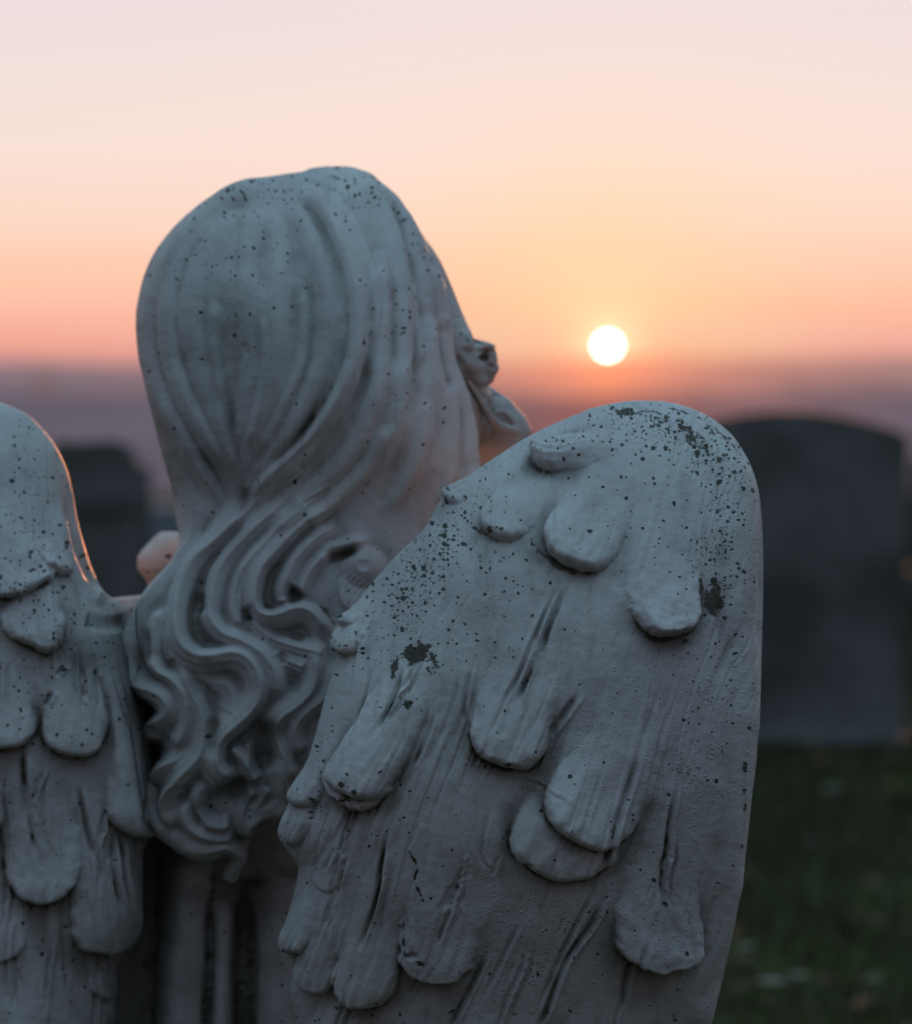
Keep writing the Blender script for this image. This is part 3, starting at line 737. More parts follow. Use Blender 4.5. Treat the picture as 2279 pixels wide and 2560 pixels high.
    g2([(590, 1600), (600, 1700), (650, 1760)], 20, .008)
    g2([(720, 1540), (800, 1580), (900, 1590)], 50, .014)
    g2([(700, 1180), (690, 1300), (680, 1440)], 28, .010)
    g2([(560, 1440), (500, 1510), (450, 1600), (450, 1680)], 22, .007)
    g2([(880, 1760), (960, 1750), (1030, 1720)], 50, .012)
    g2([(1010, 880), (1060, 940)], 20, .005)
    g2([(1060, 800), (1150, 815)], 18, .004)

def hair_paint(X, Y):
    g1 = lambda x, y, rx, ry=None, a=0: gaussp(X, Y, Z1([(x, y)])[0], rx * .5714, (ry or rx) * .5714, a)
    g2 = lambda x, y, rx, ry=None, a=0: gaussp(X, Y, Z2([(x, y)])[0], rx * .4893, (ry or rx) * .4893, a)
    sp = .010 + .55 * g1(700, 160, 260, 60, -12) + .45 * g1(1080, 200, 120, 90, 40) + .35 * g1(1290, 380, 60, 130, -25) + .12 * g1(420, 480, 200, 160) + .07 * g1(1250, 850, 150, 400) + .06 * g1(700, 420, 300, 200)
    sp = sp * sstep(1500, 1250, Y) + .012
    pe = .40 * g1(620, 150, 110, 16, -14); pe = np.maximum(pe, .36 * g1(450, 190, 80, 10, -25)); pe = np.maximum(pe, .6 * g1(1055, 838, 18, 26)); pe = np.maximum(pe, .42 * g1(1080, 720, 10, 60)); pe = np.maximum(pe, .5 * g1(1200, 440, 8, 22)); pe = np.maximum(pe, .5 * g1(1050, 220, 40, 9, 35)); pe = np.maximum(pe, .42 * g1(1100, 160, 50, 10, 20))
    pe = np.maximum(pe, .42 * g1(330, 370, 14, 18)); pe = np.maximum(pe, .48 * g1(1203, 1065, 10, 20)); pe = np.maximum(pe, .5 * g1(1390, 1080, 11, 14)); pe = np.maximum(pe, .48 * g1(1262, 1472, 12, 14)); pe = np.maximum(pe, .46 * g1(250, 1258, 16, 14)); pe = np.maximum(pe, .5 * g1(1240, 960, 14, 10))
    pe = np.maximum(pe, .46 * g2(625, 640, 12, 24)); pe = np.maximum(pe, .46 * g2(1075, 600, 14, 30, 20)); pe = np.maximum(pe, .46 * g2(865, 700, 18, 24))
    st = .75 * g1(220, 1330, 60, 240, -14) + .5 * g1(420, 1380, 60, 160, -30) + .5 * g1(430, 900, 190, 420) + .38 * g1(860, 700, 90, 330, -8) + .3 * g1(640, 900, 200, 380) + .3 * g1(620, 430, 40, 120) + .35 * g1(1180, 1350, 60, 200, -10)  # includes painted shade over the back of the head
    st = st + .9 * g2(950, 1320, 60, 160) + .8 * g2(820, 1600, 150, 60) + .6 * g2(650, 1650, 60, 80) + .6 * g2(380, 860, 24, 100) + .8 * g2(930, 1800, 110, 60) + .3 * g2(760, 1000, 120, 50) + .8 * g2(450, 100, 40, 130)  # painted shade in the deep hollows between the locks
    st = st + .28 * sstep(1250, 1700, Y) + .3 * sstep(1750, 2150, Y) + .3 * gaussp(X, Y, (1180, 1180), 130, 160)  # lower hair and the neck side darkened as painted shade
    return dict(spots=sp, peel=pe, stain_shade=np.clip(st, 0, 1), bub=.05 + 0 * X)

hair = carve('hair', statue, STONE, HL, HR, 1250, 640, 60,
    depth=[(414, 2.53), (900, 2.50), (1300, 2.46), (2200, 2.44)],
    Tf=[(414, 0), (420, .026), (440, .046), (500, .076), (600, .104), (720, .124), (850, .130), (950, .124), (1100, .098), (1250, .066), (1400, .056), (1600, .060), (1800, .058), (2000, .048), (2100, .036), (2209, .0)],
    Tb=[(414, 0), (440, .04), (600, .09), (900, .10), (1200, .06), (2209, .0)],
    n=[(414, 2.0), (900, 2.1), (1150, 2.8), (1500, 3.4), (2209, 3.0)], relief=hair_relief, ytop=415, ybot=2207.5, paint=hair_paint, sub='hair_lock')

# ------------------------------------------------------------------ robe / torso
RL = Z0([(420, 1040), (380, 1100), (320, 1165), (280, 1188), (235, 1192), (205, 1202), (150, 1240), (120, 1350), (130, 1600), (160, 1800), (180, 2044), (170, 2400), (150, 2800)])
RR = Z0([(1060, 1040), (1120, 1060), (1180, 1100), (1200, 1165), (1200, 1250), (1180, 1400), (1120, 1600), (1050, 1800), (1000, 2044), (1000, 2400), (1040, 2800)])
def robe_relief(R):
    X, Y = R.X, R.Y
    R.H += .004 * fbm(X, Y, 200, 91, 3) + .0006 * fbm(X, Y, 50, 92, 3)
    c = lambda p, w, h: R.crest(Z6(p), w, w, h, (.15, 0), mode='add')
    c([(1060, 1000), (1040, 1400), (1020, 2044), (1000, 4000)], 75, .016)
    c([(1265, 1300), (1280, 1600), (1265, 2044), (1250, 4000)], 34, .012)
    c([(1560, 1200), (1580, 1700), (1600, 4000)], 80, .014)
    c([(640, 1400), (600, 1800), (540, 2300), (500, 4000)], 90, .014)
    c([(380, 1800), (300, 2200), (200, 4000)], 80, .012)
    R.groove(Z6([(1390, 1200), (1400, 1600), (1390, 4000)]), 80, .007, (.1, 0), 2)
    R.groove(Z6([(850, 900), (840, 1400), (790, 2100), (770, 4000)]), 110, .008, (.1, 0), 2)
def robe_paint(X, Y):
    st = .9 * gaussp(X, Y, Z6([(1250, 1150)])[0], 90, 130) + 1.0 * gaussp(X, Y, Z6([(1500, 1250)])[0], 60, 130) + 1.0 * gaussp(X, Y, Z6([(850, 1500)])[0], 110, 420) + .45 + .7 * gaussp(X, Y, Z6([(950, 900)])[0], 120, 140) + .3 * sstep(2000, 2500, Y)  # shade between the wings painted into the robe colour
    pe = .55 * gaussp(X, Y, (326, 1525), 17, 13)
    return dict(spots=.03 + 0 * X, peel=pe, stain_shade=np.clip(st * .55 - .05, 0, .8) * sstep(1520, 1700, Y) + .12)
robe = carve('robe', statue, STONE, RL, RR, 700, 360, 50,
    depth=[(1300, 2.53), (1700, 2.53), (2100, 2.545), (3500, 2.55)],
    Tf=[(1302, 0), (1340, .02), (1480, .035), (1560, .048), (1800, .056), (2200, .06), (3500, .09)],
    Tb=[(1302, 0), (1400, .05), (2000, .09), (3500, .12)],
    n=[(1302, 2.2), (1600, 4), (3500, 3)], relief=robe_relief, ytop=1303, ybot=3500, paint=robe_paint)

# ------------------------------------------------------------------ face: brow, nose, lips seen past the hair, and the veil roll at the chin
FLp = Z1([(1230, 300), (1150, 340), (1000, 460), (950, 640), (930, 800), (930, 1000), (960, 1200), (1050, 1330), (1200, 1420), (1400, 1500)])
FRp = Z1([(1230, 300), (1290, 330), (1345, 392), (1398, 470), (1440, 556), (1482, 660), (1520, 750), (1548, 812)]) \
    + Z7([(655, 352), (700, 356), (780, 362), (850, 385), (900, 425), (928, 480), (940, 560), (948, 630), (962, 680), (950, 715), (925, 760), (905, 800), (885, 850), (838, 885), (812, 915), (830, 965), (865, 1010), (885, 1050), (870, 1090), (845, 1150), (860, 1210), (880, 1300), (870, 1450), (760, 1600)]) + Z1([(1480, 1400), (1404, 1500)])
def face_relief(R):
    R.H += .001 * fbm(R.X, R.Y, 80, 101, 3)
    R.crest(Z7([(560, 330), (640, 400), (720, 470), (760, 520)]), 12, 24, .004, mode='add')
    R.groove(Z7([(620, 330), (700, 480), (760, 540), (840, 560)]), 14, .0035)
    R.crest(Z7([(700, 400), (800, 420), (900, 460)]), 12, 12, .003, mode='add')
    R.groove(Z7([(770, 460), (830, 470), (890, 470)]), 7, .003)
    R.groove(Z7([(820, 640), (880, 660), (930, 700)]), 8, .0025)
    R.blob(Z7([(560, 680)])[0], 50, 40, .004)
    R.groove(Z7([(420, 500), (460, 620), (560, 790), (680, 960), (800, 1130)]), 18, .004)
def face_paint(X, Y):
    return dict(spots=.05 + 0 * X, peel=.4 * gaussp(X, Y, Z7([(490, 255)])[0], 14, 5), stain_shade=.55 * gaussp(X, Y, Z7([(650, 850)])[0], 60, 70) + .2 + .5 * sstep(1050, 1120, Y), bub=.05 + 0 * X)  # lower face darkened in the colour, as painted shade
face = carve('face', statue, STONE, FLp, FRp, 420, 260, 60,
    depth=[(550, 2.53), (1240, 2.55)],
    Tf=[(551, 0), (570, .02), (650, .04), (800, .05), (1000, .05), (1150, .04), (1237, 0)],
    Tb=[(551, 0), (570, .02), (650, .05), (800, .07), (1000, .06), (1237, 0)],
    n=[(551, 2), (850, 2.6), (1237, 2.4)], relief=face_relief, ytop=552, ybot=1236.5, paint=face_paint)

def tube(name, pts, radii, depths, parent, mat, nseg=48, squash=1.0, paint=None):
    C, T = spline(pts)
    rr = np.interp(T, np.linspace(0, 1, len(radii)), radii); dd = np.interp(T, np.linspace(0, 1, len(depths)), depths)
    # resample finely
    m = 160; tt = np.linspace(0, 1, m)
    px = np.interp(tt, T, C[:, 0]); py = np.interp(tt, T, C[:, 1]); r = np.interp(tt, T, rr); d = np.interp(tt, T, dd)
    cap = np.sqrt(np.clip(1 - (1 - np.clip(np.minimum(tt, 1 - tt) / .06, 0, 1)) ** 2, 0.0005, 1))
    r = r * cap
    P = W(px, py, d); tan = np.gradient(P, axis=0); tan /= np.linalg.norm(tan, axis=1, keepdims=True)
    side = np.cross(tan, np.array([0, -1.0, 0])[None]); side /= np.linalg.norm(side, axis=1, keepdims=True)
    nrm = np.cross(side, tan)
    a = np.linspace(0, 2 * math.pi, nseg, endpoint=False)
    sc = r * K * 2.4
    V = P[:, None] + (np.cos(a)[None, :, None] * side[:, None] + np.sin(a)[None, :, None] * nrm[:, None] * squash) * sc[:, None, None]
    nz = 1 + .0
    V = V.reshape(-1, 3)
    F = grid_faces(m, nseg, True)
    N = vnormals(V, F)
    cen = np.repeat(P, nseg, 0)
    if np.mean(np.sum((V - cen) * N, 1)) < 0: F = F[:, ::-1]; N = -N
    X = np.repeat(px, nseg) + np.tile(np.cos(a), m) * np.repeat(r, nseg); Y = np.repeat(py, nseg) + np.tile(np.sin(a), m) * 20
    z = np.zeros(len(X))
    at = {'spt': np.stack([X / 1000, Y / 1000, z + 1], -1), 'cav': z, 'cav2': z + .2, 'spots': z + .03, 'peel': z, 'stain_shade': z + .3, 'bub': z + .05}
    return mesh_np(name, V, F, mat, parent, N, at)

# rolled edge of the veil curling round the chin
tube('veil_roll', Z7([(330, 380), (440, 560), (530, 760), (650, 950), (760, 1130), (860, 1290), (970, 1395), (1090, 1440), (1180, 1440)]), [2, 6, 8, 9, 10, 12, 14, 15, 11], [2.49, 2.50, 2.505, 2.51, 2.515, 2.52, 2.53, 2.54, 2.55], statue, STONE)
tube('veil_roll', Z7([(880, 1240), (935, 1215), (1005, 1222), (1075, 1265), (1130, 1335), (1165, 1420), (1165, 1520)]), [5, 8, 9, 10, 11, 12, 10], [2.55, 2.555, 2.56, 2.56, 2.56, 2.56, 2.56], statue, STONE)
tube('neck', Z7([(500, 1150), (800, 1400), (1000, 1560), (1150, 1700)]), [90, 100, 90, 70], [2.60, 2.60, 2.60, 2.60], statue, STONE)
# rounded shoulder that shows left of the nape
SL = Z5([(1080, 940), (1040, 942), (1000, 965), (950, 1015), (900, 1070), (876, 1120), (878, 1180), (905, 1220), (935, 1260), (945, 1300), (950, 1400), (960, 1480)])
SR = Z5([(1080, 940), (1140, 945), (1200, 1000), (1240, 1100), (1260, 1200), (1260, 1300), (1200, 1400), (970, 1480)])
def sh_relief(R): R.H += .0012 * fbm(R.X, R.Y, 60, 111, 3)
carve('shoulder', statue, STONE, SL, SR, 160, 120, 40, depth=[(1320, 2.62), (1540, 2.62)],
    Tf=[(1327, 0), (1335, .02), (1360, .035), (1420, .045), (1480, .04), (1540, .02)], Tb=[(1327, 0), (1340, .02), (1420, .05), (1540, .02)], n=2.2, relief=sh_relief, ytop=1328.2, ybot=1538.5,
    paint=lambda X, Y: dict(stain_shade=.25 * sstep(1400, 1470, Y), spots=.02 + 0 * X))

# ------------------------------------------------------------------ simple mesh helpers for the rest
def box_bm(sx, sy, sz, bevel=.01, seg=3):
    import bmesh
    bm = bmesh.new(); bmesh.ops.create_cube(bm, size=1)
    for v in bm.verts: v.co = (v.co.x * sx, v.co.y * sy, (v.co.z + .5) * sz)
    bmesh.ops.bevel(bm, geom=bm.edges[:], offset=bevel, segments=seg, affect='EDGES')
    return bm
def bm_obj(name, bm, mat, parent=None, loc=(0, 0, 0), rz=0):
    me = bpy.data.meshes.new(name); bm.to_mesh(me); bm.free(); me.materials.append(mat)
    o = bpy.data.objects.new(name, me); COL.objects.link(o); o.location = loc; o.rotation_euler = (0, 0, rz)
    if parent: o.parent = parent
    return o

def simple_stone(name, c1, c2, sc=6, bump=.004, rough=.8):
    m, nt = new_mat(name); T = NT(nt)
    out = T.n('ShaderNodeOutputMaterial'); bs = T.n('ShaderNodeBsdfPrincipled'); T.l(bs.outputs[0], out.inputs[0])
    tc = T.n('ShaderNodeTexCoord').outputs['Object']
    n1 = T.n('ShaderNodeTexNoise'); n1.inputs['Scale'].default_value = sc; n1.inputs['Detail'].default_value = 6; T.l(tc, n1.inputs['Vector'])
    n2 = T.n('ShaderNodeTexNoise'); n2.inputs['Scale'].default_value = sc * 12; n2.inputs['Detail'].default_value = 5; T.l(tc, n2.inputs['Vector'])
    col = T.mix(T.ss(.35, .65, n1.outputs['Fac']), c1, c2)
    col = T.mix(T.math('MULTIPLY', T.ss(.5, .75, n2.outputs['Fac']), .5), col, tuple(x * .45 for x in c1))
    T.l(col, bs.inputs['Base Color']); bs.inputs['Roughness'].default_value = rough
    b = T.n('ShaderNodeBump'); b.inputs['Strength'].default_value = .6; b.inputs['Distance'].default_value = bump
    T.l(n2.outputs['Fac'], b.inputs['Height']); T.l(b.outputs[0], bs.inputs['Normal'])
    return m
GRANITE = simple_stone('dark_granite', (.075, .075, .072), (.18, .18, .175), 4)
GRANITE2 = simple_stone('grey_sandstone', (.08, .075, .07), (.14, .13, .12), 3)
PALE = simple_stone('pale_limestone', (.22, .25, .27), (.30, .33, .35), 4)
PLINTH = simple_stone('plinth_stone', (.30, .29, .28), (.40, .39, .37), 5)

bm_obj('plinth', box_bm(.62, .42, .26, .02), PLINTH, statue, (-.06, 2.47, 0.0))

# gravestones -------------------------------------------------------
def gravestone(name, cx, y, w, h, t, top, mat, label, zbase=0.0, rz=0, panel=True, basew=.12, baseh=.12):
    import bmesh
    root = bpy.data.objects.new(name, None); COL.objects.link(root); root.location = (cx, y, zbase); root.rotation_euler = (0, 0, rz)
    props(root, label, 'gravestone')
    bm = bmesh.new(); pts = []
    hw = w / 2
    if top == 'arch':      # shoulders then a low curved pediment
        rise = .055 * h / .8
        sh = h - rise - .02
        pts = [(-hw, baseh), (hw, baseh), (hw, sh)]
        for i in range(25):
            u = 1 - 2 * i / 24
            pts.append((u * hw * .985, sh + .012 + rise * math.cos(u * math.pi * .5)))
        pts += [(-hw, sh)]
    else:
        pts = [(-hw, baseh), (hw, baseh), (hw, h - .075), (hw * .72, h - .07), (hw * .62, h - .018), (hw * .2, h), (-hw * .5, h - .006), (-hw, h)]
    f = bm.faces.new([bm.verts.new((x, -t / 2, z)) for x, z in pts])
    r = bmesh.ops.extrude_face_region(bm, geom=[f])
    for v in [g for g in r['geom'] if isinstance(g, bmesh.types.BMVert)]: v.co.y += t
    bmesh.ops.recalc_face_normals(bm, faces=bm.faces[:])
    bmesh.ops.bevel(bm, geom=bm.edges[:], offset=.006, segments=2, affect='EDGES')
    bm_obj('slab', bm, mat, root)
    bm_obj('base', box_bm(w + basew, t + .12, baseh + .004, .01), mat, root)
    if panel:
        bm_obj('inscription_panel', box_bm(w * .74, .012, (h - baseh) * .62, .004), mat, root, (0, -t / 2 - .005, baseh + (h - baseh) * .12))
        # a low relief border
        bm_obj('moulding', box_bm(w * .9, .016, .02, .004), mat, root, (0, -t / 2 - .006, h - .20))
    return root

def wx(px, d): return (px - 1139.5) * K * d
def wz(py, d): return HC - (py - HORIZON) * K * d
gravestone('gravestone', wx(1975, 8), 8.1, 604 * K * 8, wz(1017, 8), .16, 'arch', GRANITE, 'broad dark gravestone with low arched top, behind the near wing at right', rz=-.09, basew=.0, baseh=.03, panel=False)
gravestone('gravestone', wx(255, 9), 9.0, 235 * K * 9, wz(1098, 9), .16, 'flat', GRANITE, 'dark gravestone with chipped flat top, between the far wing and the head', rz=.17, basew=.02)
gravestone('gravestone', wx(415, 12), 12.0, 150 * K * 12, wz(1262, 12), .30, 'flat', PALE, 'low pale gravestone just left of the nape, partly hidden by the hair', panel=False, rz=.14, basew=.02)
gravestone('gravestone', wx(2380, 13), 13.0, 190 * K * 13, wz(1120, 13), .2, 'arch', GRANITE2, 'gravestone at the right edge beyond the broad dark one', rz=-.25)
gravestone('gravestone', wx(1330, 17), 17.0, 300 * K * 17, wz(1090, 17), .25, 'arch', GRANITE2, 'distant dark gravestone right below the sun, hidden mostly by the near wing', rz=.05, basew=.02)

# ground --------------------------------------------------------------
def grass_mat():
    m, nt = new_mat('grass_ground'); T = NT(nt)
    out = T.n('ShaderNodeOutputMaterial'); bs = T.n('ShaderNodeBsdfPrincipled'); T.l(bs.outputs[0], out.inputs[0])
    tc = T.n('ShaderNodeTexCoord').outputs['Object']
    n1 = T.n('ShaderNodeTexNoise'); n1.inputs['Scale'].default_value = 2.2; n1.inputs['Detail'].default_value = 8; T.l(tc, n1.inputs['Vector'])
    n2 = T.n('ShaderNodeTexNoise'); n2.inputs['Scale'].default_value = 30; n2.inputs['Detail'].default_value = 6; T.l(tc, n2.inputs['Vector'])
    col = T.mix(T.ss(.35, .65, n1.outputs['Fac']), (.036, .036, .018), (.065, .070, .026))
    col = T.mix(T.math('MULTIPLY', T.ss(.5, .75, n2.outputs['Fac']), .7), col, (.06, .045, .03))
    T.l(col, bs.inputs['Base Color']); bs.inputs['Roughness'].default_value = .95; bs.inputs['Specular IOR Level'].default_value = 0.0
    b = T.n('ShaderNodeBump'); b.inputs['Distance'].default_value = .03; T.l(n2.outputs['Fac'], b.inputs['Height']); T.l(b.outputs[0], bs.inputs['Normal'])
    return m
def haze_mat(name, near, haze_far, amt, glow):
    """far land: dark ground with evening haze and sun glow painted on as emission, stronger with distance and toward the sun"""
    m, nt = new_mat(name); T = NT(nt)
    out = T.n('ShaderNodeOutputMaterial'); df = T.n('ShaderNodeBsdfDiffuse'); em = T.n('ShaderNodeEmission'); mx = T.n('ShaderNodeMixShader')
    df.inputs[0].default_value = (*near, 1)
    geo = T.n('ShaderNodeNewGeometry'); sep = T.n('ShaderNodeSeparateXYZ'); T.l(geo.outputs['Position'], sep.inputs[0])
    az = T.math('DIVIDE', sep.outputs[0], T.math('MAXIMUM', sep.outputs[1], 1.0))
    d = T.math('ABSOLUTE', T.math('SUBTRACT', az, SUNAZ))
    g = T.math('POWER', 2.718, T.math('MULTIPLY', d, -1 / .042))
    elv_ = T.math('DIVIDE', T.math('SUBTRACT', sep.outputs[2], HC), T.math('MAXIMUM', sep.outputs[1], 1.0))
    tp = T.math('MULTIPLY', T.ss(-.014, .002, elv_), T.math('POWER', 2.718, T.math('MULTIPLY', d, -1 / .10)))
    T.l(T.mix(T.math('MULTIPLY', tp, .85), T.mix(g, haze_far, glow), T.mix(T.math('POWER', 2.718, T.math('MULTIPLY', d, -1 / .024)), (.66, .31, .23), (1.35, .42, .19))), em.inputs[0])  # surface emission imitates haze and the glow below the sun
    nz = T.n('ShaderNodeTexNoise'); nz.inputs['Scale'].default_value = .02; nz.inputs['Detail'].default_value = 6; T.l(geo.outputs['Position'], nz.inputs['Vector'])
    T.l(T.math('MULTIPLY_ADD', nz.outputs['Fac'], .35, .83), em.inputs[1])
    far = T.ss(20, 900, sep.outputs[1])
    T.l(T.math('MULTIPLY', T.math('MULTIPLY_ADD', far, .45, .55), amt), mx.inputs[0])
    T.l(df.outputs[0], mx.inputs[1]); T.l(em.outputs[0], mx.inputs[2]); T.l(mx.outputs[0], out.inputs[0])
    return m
SUNPX, SUNPY = 1519.0, 864.0
SUNAZ = (SUNPX - 1139.5) * K
ys = np.concatenate([np.linspace(-30, 30, 61), np.geomspace(31, 20000, 70)]); xs = np.concatenate([-np.geomspace(14000, 12, 30), np.linspace(-10, 10, 41), np.geomspace(12, 14000, 30)])
GX, GY = np.meshgrid(xs, ys)
def ground_z(x, y):
    d = np.maximum(y - 19, 0)
    z = -(np.minimum(d, 14) ** 2) * .002 - np.maximum(d - 14, 0) * .056
    z = np.maximum(z, -38 + 4 * vnoise(x / 300, y / 300, 4))
    return z + .02 * vnoise(x / 1.3, y / 1.3, 2) * (y < 100) * (np.abs(x) < 60) - .02
GZ = ground_z(GX, GY)
near = GY[:-1, :-1].ravel() < 34
Fg = grid_faces(len(ys), len(xs))
Pg = np.stack([GX.ravel(), GY.ravel(), GZ.ravel()], -1)
N = vnormals(Pg, Fg)
if N[:, 2].mean() < 0: Fg = Fg[:, ::-1]
GRASS = grass_mat()
props(mesh_np('ground', Pg, Fg[near], GRASS), kind='structure')
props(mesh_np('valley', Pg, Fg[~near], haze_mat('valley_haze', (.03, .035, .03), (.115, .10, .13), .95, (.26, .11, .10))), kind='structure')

def ridge(name, y, base, hgt, seed, mat, rough=1.0):
    xs = np.linspace(-y * .5, y * .5, 900); 
    prof_ = hgt + rough * y * .0022 * fbm(xs / y * 1000, xs * 0, 90, seed, 5)
    rows = []
    for k, f in enumerate((0, .25, .5, .75, 1, .9, .5, 0)):
        yy = y + (k - 4) * y * .02
        rows.append(np.stack([xs, np.full_like(xs, yy), base + (prof_ - base) * f], -1))
    P = np.concatenate(rows); F = grid_faces(len(rows), len(xs))
    Nn = vnormals(P, F)
    if Nn[:, 2].mean() < 0: F = F[:, ::-1]
    return props(mesh_np(name, P, F, mat), kind='structure')
def hz(py, y): return HC - (py - HORIZON) * K * y
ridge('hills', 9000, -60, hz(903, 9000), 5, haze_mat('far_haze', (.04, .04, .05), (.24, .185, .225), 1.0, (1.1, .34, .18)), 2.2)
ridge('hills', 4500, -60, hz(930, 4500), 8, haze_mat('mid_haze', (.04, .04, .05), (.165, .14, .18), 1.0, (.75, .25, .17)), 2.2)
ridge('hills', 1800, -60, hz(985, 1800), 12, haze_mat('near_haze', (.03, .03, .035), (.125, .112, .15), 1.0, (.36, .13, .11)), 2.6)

# trees and a spire far away on the hills ------------------------------
def leaf_tree(x, y, z, h, label, mat, tm, seed):
    r = np.random.default_rng(seed)
    root = bpy.data.objects.new('tree', None); COL.objects.link(root); root.location = (x, y, z); props(root, label, 'tree', group=None)
    import bmesh
    bm = bmesh.new()
    bmesh.ops.create_cone(bm, cap_ends=True, segments=10, radius1=h * .035, radius2=h * .012, depth=h * .7)
    for v in bm.verts: v.co.z += h * .35
    bm_obj('trunk', bm, tm, root)
    n = 1500; cl = r.normal(0, 1, (40, 3)); cl /= np.linalg.norm(cl, axis=1, keepdims=True); cl *= r.uniform(.4, 1, (40, 1)); cl = cl * [h * .26, h * .26, h * .34] + [0, 0, h * .62]
    c = cl[r.integers(0, 40, n)] + r.normal(0, h * .055, (n, 3))
    a = r.normal(0, 1, (n, 3)); a /= np.linalg.norm(a, axis=1, keepdims=True); b = np.cross(a, r.normal(0, 1, (n, 3))); b /= np.linalg.norm(b, axis=1, keepdims=True)
    s = h * .022
    V = np.stack([c - a * s, c + b * s * .6, c + a * s, c - b * s * .6], 1).reshape(-1, 3)
    F = np.arange(n * 4).reshape(-1, 4)
    mesh_np('crown', V, F, mat, root)
    return root
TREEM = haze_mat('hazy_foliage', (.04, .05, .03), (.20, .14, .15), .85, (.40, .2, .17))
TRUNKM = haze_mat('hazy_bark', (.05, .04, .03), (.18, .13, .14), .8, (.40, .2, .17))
for i, (px, top, h, lb) in enumerate([(1985, 930, 60, 'hazy round tree on the skyline above the arched gravestone'), (2180, 915, 75, 'taller hazy tree on the skyline at the far right'), (1745, 950, 26, 'small hazy tree on the skyline nearest the right side of the sun'), (110, 915, 34, 'hazy tree on the skyline above the far wing')]):
    y = 2600; x = wx(px, y); z = hz(top, y) - h
    leaf_tree(x, y, z, h, lb, TREEM, TRUNKM, 200 + i)

# grass blades, fallen leaves and little pale flowers --------------------
def scatter_quads(name, mat, n, xr, yr, size, seed, upright=False, kind=None, label=None, cat=None):
    r = np.random.default_rng(seed)
    x = r.uniform(*xr, n); y = r.uniform(*yr, n); z = ground_z(x, y)
    P = np.stack([x, y, z], -1)
    if upright:
        a = r.uniform(0, math.pi, n); dx = np.stack([np.cos(a), np.sin(a), 0 * a], -1) * size * .12
        hgt = size * r.uniform(.5, 1.3, n)[:, None]; lean = r.normal(0, .35, (n, 3)); lean[:, 2] = 1
        top = P + lean * hgt
        V = np.stack([P - dx, P + dx, top + dx * .2, top - dx * .2], 1).reshape(-1, 3)
    else:
        a = r.uniform(0, 2 * math.pi, n); s = size * r.uniform(.6, 1.3, n)[:, None]
        u = np.stack([np.cos(a), np.sin(a), r.normal(0, .3, n)], -1) * s; v = np.stack([-np.sin(a), np.cos(a), r.normal(0, .3, n)], -1) * s * .6
        P[:, 2] += size * .4 + .015
        V = np.stack([P - u, P - v, P + u, P + v], 1).reshape(-1, 3)
    o = mesh_np(name, V, np.arange(n * 4).reshape(-1, 4), mat)
    props(o, label, cat, kind=kind); return o
def flat_mat(name, c, c2=None, sc=8):
    m, nt = new_mat(name); T = NT(nt); out = T.n('ShaderNodeOutputMaterial'); bs = T.n('ShaderNodeBsdfPrincipled'); T.l(bs.outputs[0], out.inputs[0])
    geo = T.n('ShaderNodeNewGeometry'); n = T.n('ShaderNodeTexNoise'); n.inputs['Scale'].default_value = sc; T.l(geo.outputs['Position'], n.inputs['Vector'])
    T.l(T.mix(T.ss(.35, .65, n.outputs['Fac']), c, c2 or tuple(x * .6 for x in c)), bs.inputs['Base Color']); bs.inputs['Roughness'].default_value = .7
    return m
scatter_quads('grass', flat_mat('grass_blades', (.060, .072, .026), (.055, .040, .020), 1.3), 90000, (-2.6, 4.2), (3.2, 17), .036, 1, True, 'stuff', 'short dark green grass of the graveyard lawn', 'grass')
scatter_quads('fallen_leaves', flat_mat('dry_leaves', (.22, .07, .02), (.10, .04, .02), 6), 1100, (-1.5, 2.8), (3.6, 12), .022, 2, False, 'stuff', 'fallen red brown leaves scattered in the grass', 'leaves')

def flower(x, y, s, label, mat):
    import bmesh
    bm = bmesh.new()
    for k in range(9):
        a = k / 9 * 2 * math.pi
        c = [(0, 0, 0), (math.cos(a - .3) * s * .6, math.sin(a - .3) * s * .6, s * .25), (math.cos(a) * s, math.sin(a) * s, s * .2), (math.cos(a + .3) * s * .6, math.sin(a + .3) * s * .6, s * .25)]
        bm.faces.new([bm.verts.new(p) for p in c])
    bmesh.ops.create_uvsphere(bm, u_segments=10, v_segments=6, radius=s * .25)
    o = bm_obj('daisy', bm, mat, None, (x, y, float(ground_z(np.array(x), np.array(y))) + .05))
    props(o, label, 'flower'); return o
FLW = flat_mat('pale_petals', (.34, .31, .24), (.24, .2, .15))
for (px, py, s, lb) in [(2085, 2015, .030, 'pale blossom alone in the grass below the arched gravestone'), (1935, 2525, .026, 'pale blossom at the bottom of the lawn beside the wing edge'), (2000, 2505, .020, 'small pale blossom right of the bottom one'), (2190, 2515, .018, 'small pale blossom near the bottom right corner'), (1865, 2420, .017, 'faint pale blossom close to the wing tip edge'), (2030, 2140, .014, 'tiny pale blossom in the middle of the lawn')]:
    y = HC / ((py - HORIZON) * K); flower(wx(px, y), y, s, lb, FLW)
flower(wx(2279, 8), 7.7, .05, 'cream blossom at the foot of the arched gravestone, right edge', FLW).location.z = wz(1828, 7.7)

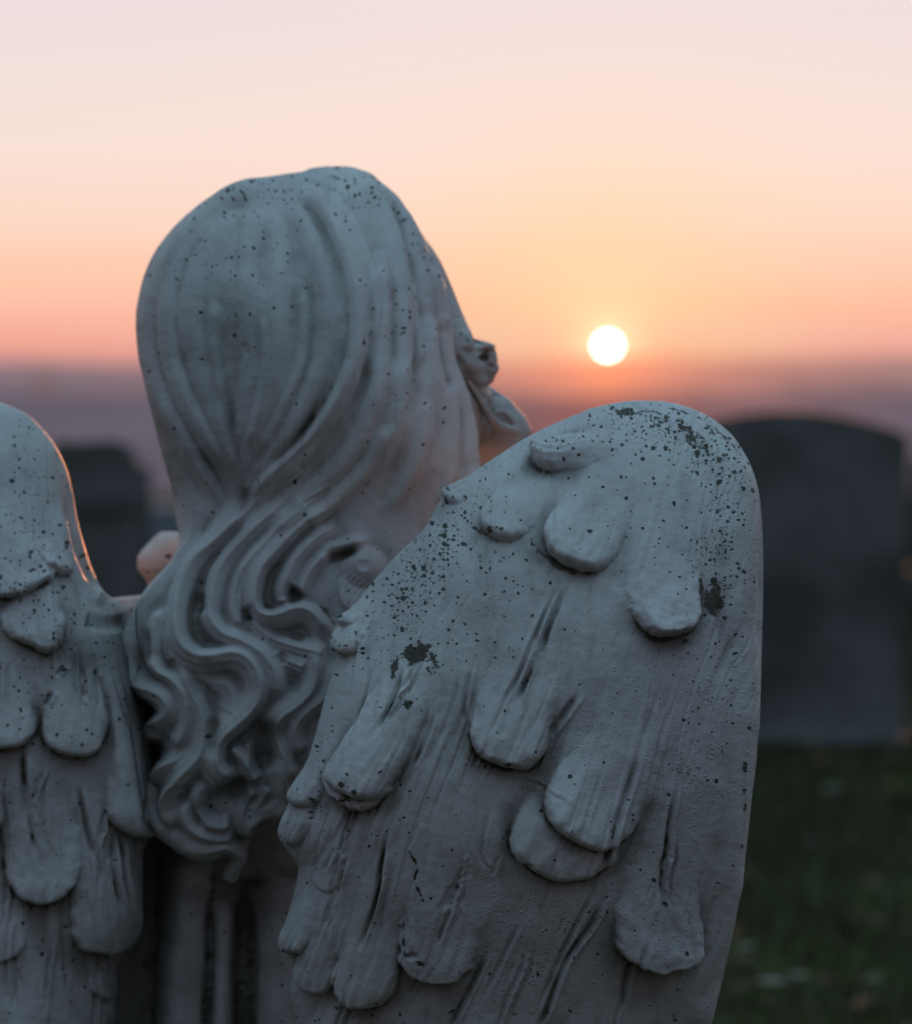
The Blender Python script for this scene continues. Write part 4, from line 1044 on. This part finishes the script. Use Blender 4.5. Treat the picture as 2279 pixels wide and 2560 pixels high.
# ------------------------------------------------------------------ sky, sun
sdir = FW + (SUNPX - 1139.5) * K * RT - (SUNPY - 1280) * K * UP; sdir /= np.linalg.norm(sdir)
el = math.asin(sdir[2]); az = math.atan2(sdir[0], sdir[1])
sl = bpy.data.lights.new('sun', 'SUN'); sl.energy = 3.0; sl.angle = math.radians(.6); sl.color = (1, .34, .13)
so = bpy.data.objects.new('sunlight', sl); COL.objects.link(so)
from mathutils import Vector
ld = Vector((math.sin(az + math.radians(3.2)) * math.cos(math.radians(2.5)), math.cos(az + math.radians(3.2)) * math.cos(math.radians(2.5)), math.sin(math.radians(2.5))))
so.rotation_euler = ld.to_track_quat('Z', 'Y').to_euler()
def sun_disc():
    import bmesh
    m, nt = new_mat('sun_surface'); T = NT(nt); o = T.n('ShaderNodeOutputMaterial'); e = T.n('ShaderNodeEmission'); e.inputs[0].default_value = (1, .93, .82, 1); e.inputs[1].default_value = 15; T.l(e.outputs[0], o.inputs[0])
    D = 20000; bm = bmesh.new(); bmesh.ops.create_uvsphere(bm, u_segments=48, v_segments=24, radius=19 * K * D)
    ob = bm_obj('sun', bm, m, None, tuple(CAM + sdir * D)); props(ob, kind='structure')
    ob.visible_shadow = True
sun_disc()

w = bpy.data.worlds.new('World'); SC.world = w; w.use_nodes = True; nt = w.node_tree; nt.nodes.clear(); T = NT(nt)
out = T.n('ShaderNodeOutputWorld')
sky = T.n('ShaderNodeTexSky'); sky.sky_type = 'NISHITA'; sky.sun_disc = False; sky.sun_elevation = max(el, math.radians(.4)); sky.sun_rotation = az; sky.dust_density = 3
bg1 = T.n('ShaderNodeBackground'); bg1.inputs[1].default_value = .015; T.l(sky.outputs[0], bg1.inputs[0])
tc = T.n('ShaderNodeTexCoord').outputs['Generated']
sep = T.n('ShaderNodeSeparateXYZ'); T.l(tc, sep.inputs[0])
elv = T.math('ARCSINE', sep.outputs[2])
deg = T.math('MULTIPLY', elv, 180 / math.pi)
def ramp(stops, fac, lo, hi):
    r = T.n('ShaderNodeValToRGB'); mr = T.n('ShaderNodeMapRange'); mr.inputs[1].default_value = lo; mr.inputs[2].default_value = hi
    T.l(fac, mr.inputs[0]); T.l(mr.outputs[0], r.inputs[0]); cr = r.color_ramp
    while len(cr.elements) > 1: cr.elements.remove(cr.elements[-1])
    for i, (p, c) in enumerate(stops):
        q = (p - lo) / (hi - lo)
        e = cr.elements[0] if i == 0 else cr.elements.new(q)
        e.position = q; e.color = (*[((v / 255 + .055) / 1.055) ** 2.4 if v > 10 else v / 255 / 12.92 for v in c], 1)
    return r.outputs[0]
front = ramp([(-3, (110, 98, 108)), (0.0, (205, 140, 138)), (.35, (242, 166, 148)), (.9, (251, 184, 158)), (1.6, (252, 200, 172)), (2.5, (247, 213, 195)), (3.8, (240, 222, 214)), (5.2, (234, 220, 219)), (6.6, (229, 217, 222)), (14, (150, 160, 182))], deg, -3, 14)
upc = ramp([(-8, (30, 28, 32)), (0, (82, 66, 74)), (15, (92, 82, 96)), (35, (112, 142, 168)), (60, (162, 212, 240)), (90, (182, 240, 255))], deg, -8, 90)
# blend front band into the dimmer dome by azimuth and height
fy = T.ss(.2, .9, sep.outputs[1])
band = T.math('MULTIPLY', fy, T.ss(24, 9, deg))
col = T.mix(band, upc, front)
# glow round the sun
dv = T.n('ShaderNodeVectorMath', operation='DOT_PRODUCT'); T.l(tc, dv.inputs[0]); dv.inputs[1].default_value = tuple(sdir)
ang = T.math('MULTIPLY', T.math('ARCCOSINE', T.math('MINIMUM', dv.outputs['Value'], 1.0)), 180 / math.pi)
g1 = T.math('POWER', 2.718, T.math('MULTIPLY', T.math('MULTIPLY', ang, ang), -1 / (3.0 ** 2)))
col = T.mix(T.math('MULTIPLY', g1, .72), col, (1.0, .70, .34))
low = T.ss(1.2, .1, deg)
g2 = T.math('POWER', 2.718, T.math('MULTIPLY', T.math('MULTIPLY', ang, ang), -1 / (1.7 ** 2)))
col = T.mix(T.math('MULTIPLY', T.math('MULTIPLY', g2, low), .85), col, (1.0, .36, .17))
g3 = T.math('POWER', 2.718, T.math('MULTIPLY', ang, -1 / .36))
col = T.mix(T.math('MINIMUM', T.math('MULTIPLY', g3, 2.0), 1), col, (1.35, .95, .5))
mps = T.n('ShaderNodeMapping'); mps.inputs['Scale'].default_value = (3, 3, 46); mps.inputs['Rotation'].default_value = (0, .02, 0); T.l(tc, mps.inputs['Vector'])
sn = T.n('ShaderNodeTexNoise'); sn.inputs['Scale'].default_value = 1.6; sn.inputs['Detail'].default_value = 5; T.l(mps.outputs[0], sn.inputs['Vector'])
cl = T.math('MULTIPLY', T.ss(.42, .72, sn.outputs['Fac']), .16)
col = T.mix(cl, col, (.80, .70, .68))
bg2 = T.n('ShaderNodeBackground'); T.l(col, bg2.inputs[0]); bg2.inputs[1].default_value = 1.0
ad = T.n('ShaderNodeAddShader'); T.l(bg1.outputs[0], ad.inputs[0]); T.l(bg2.outputs[0], ad.inputs[1]); T.l(ad.outputs[0], out.inputs[0])
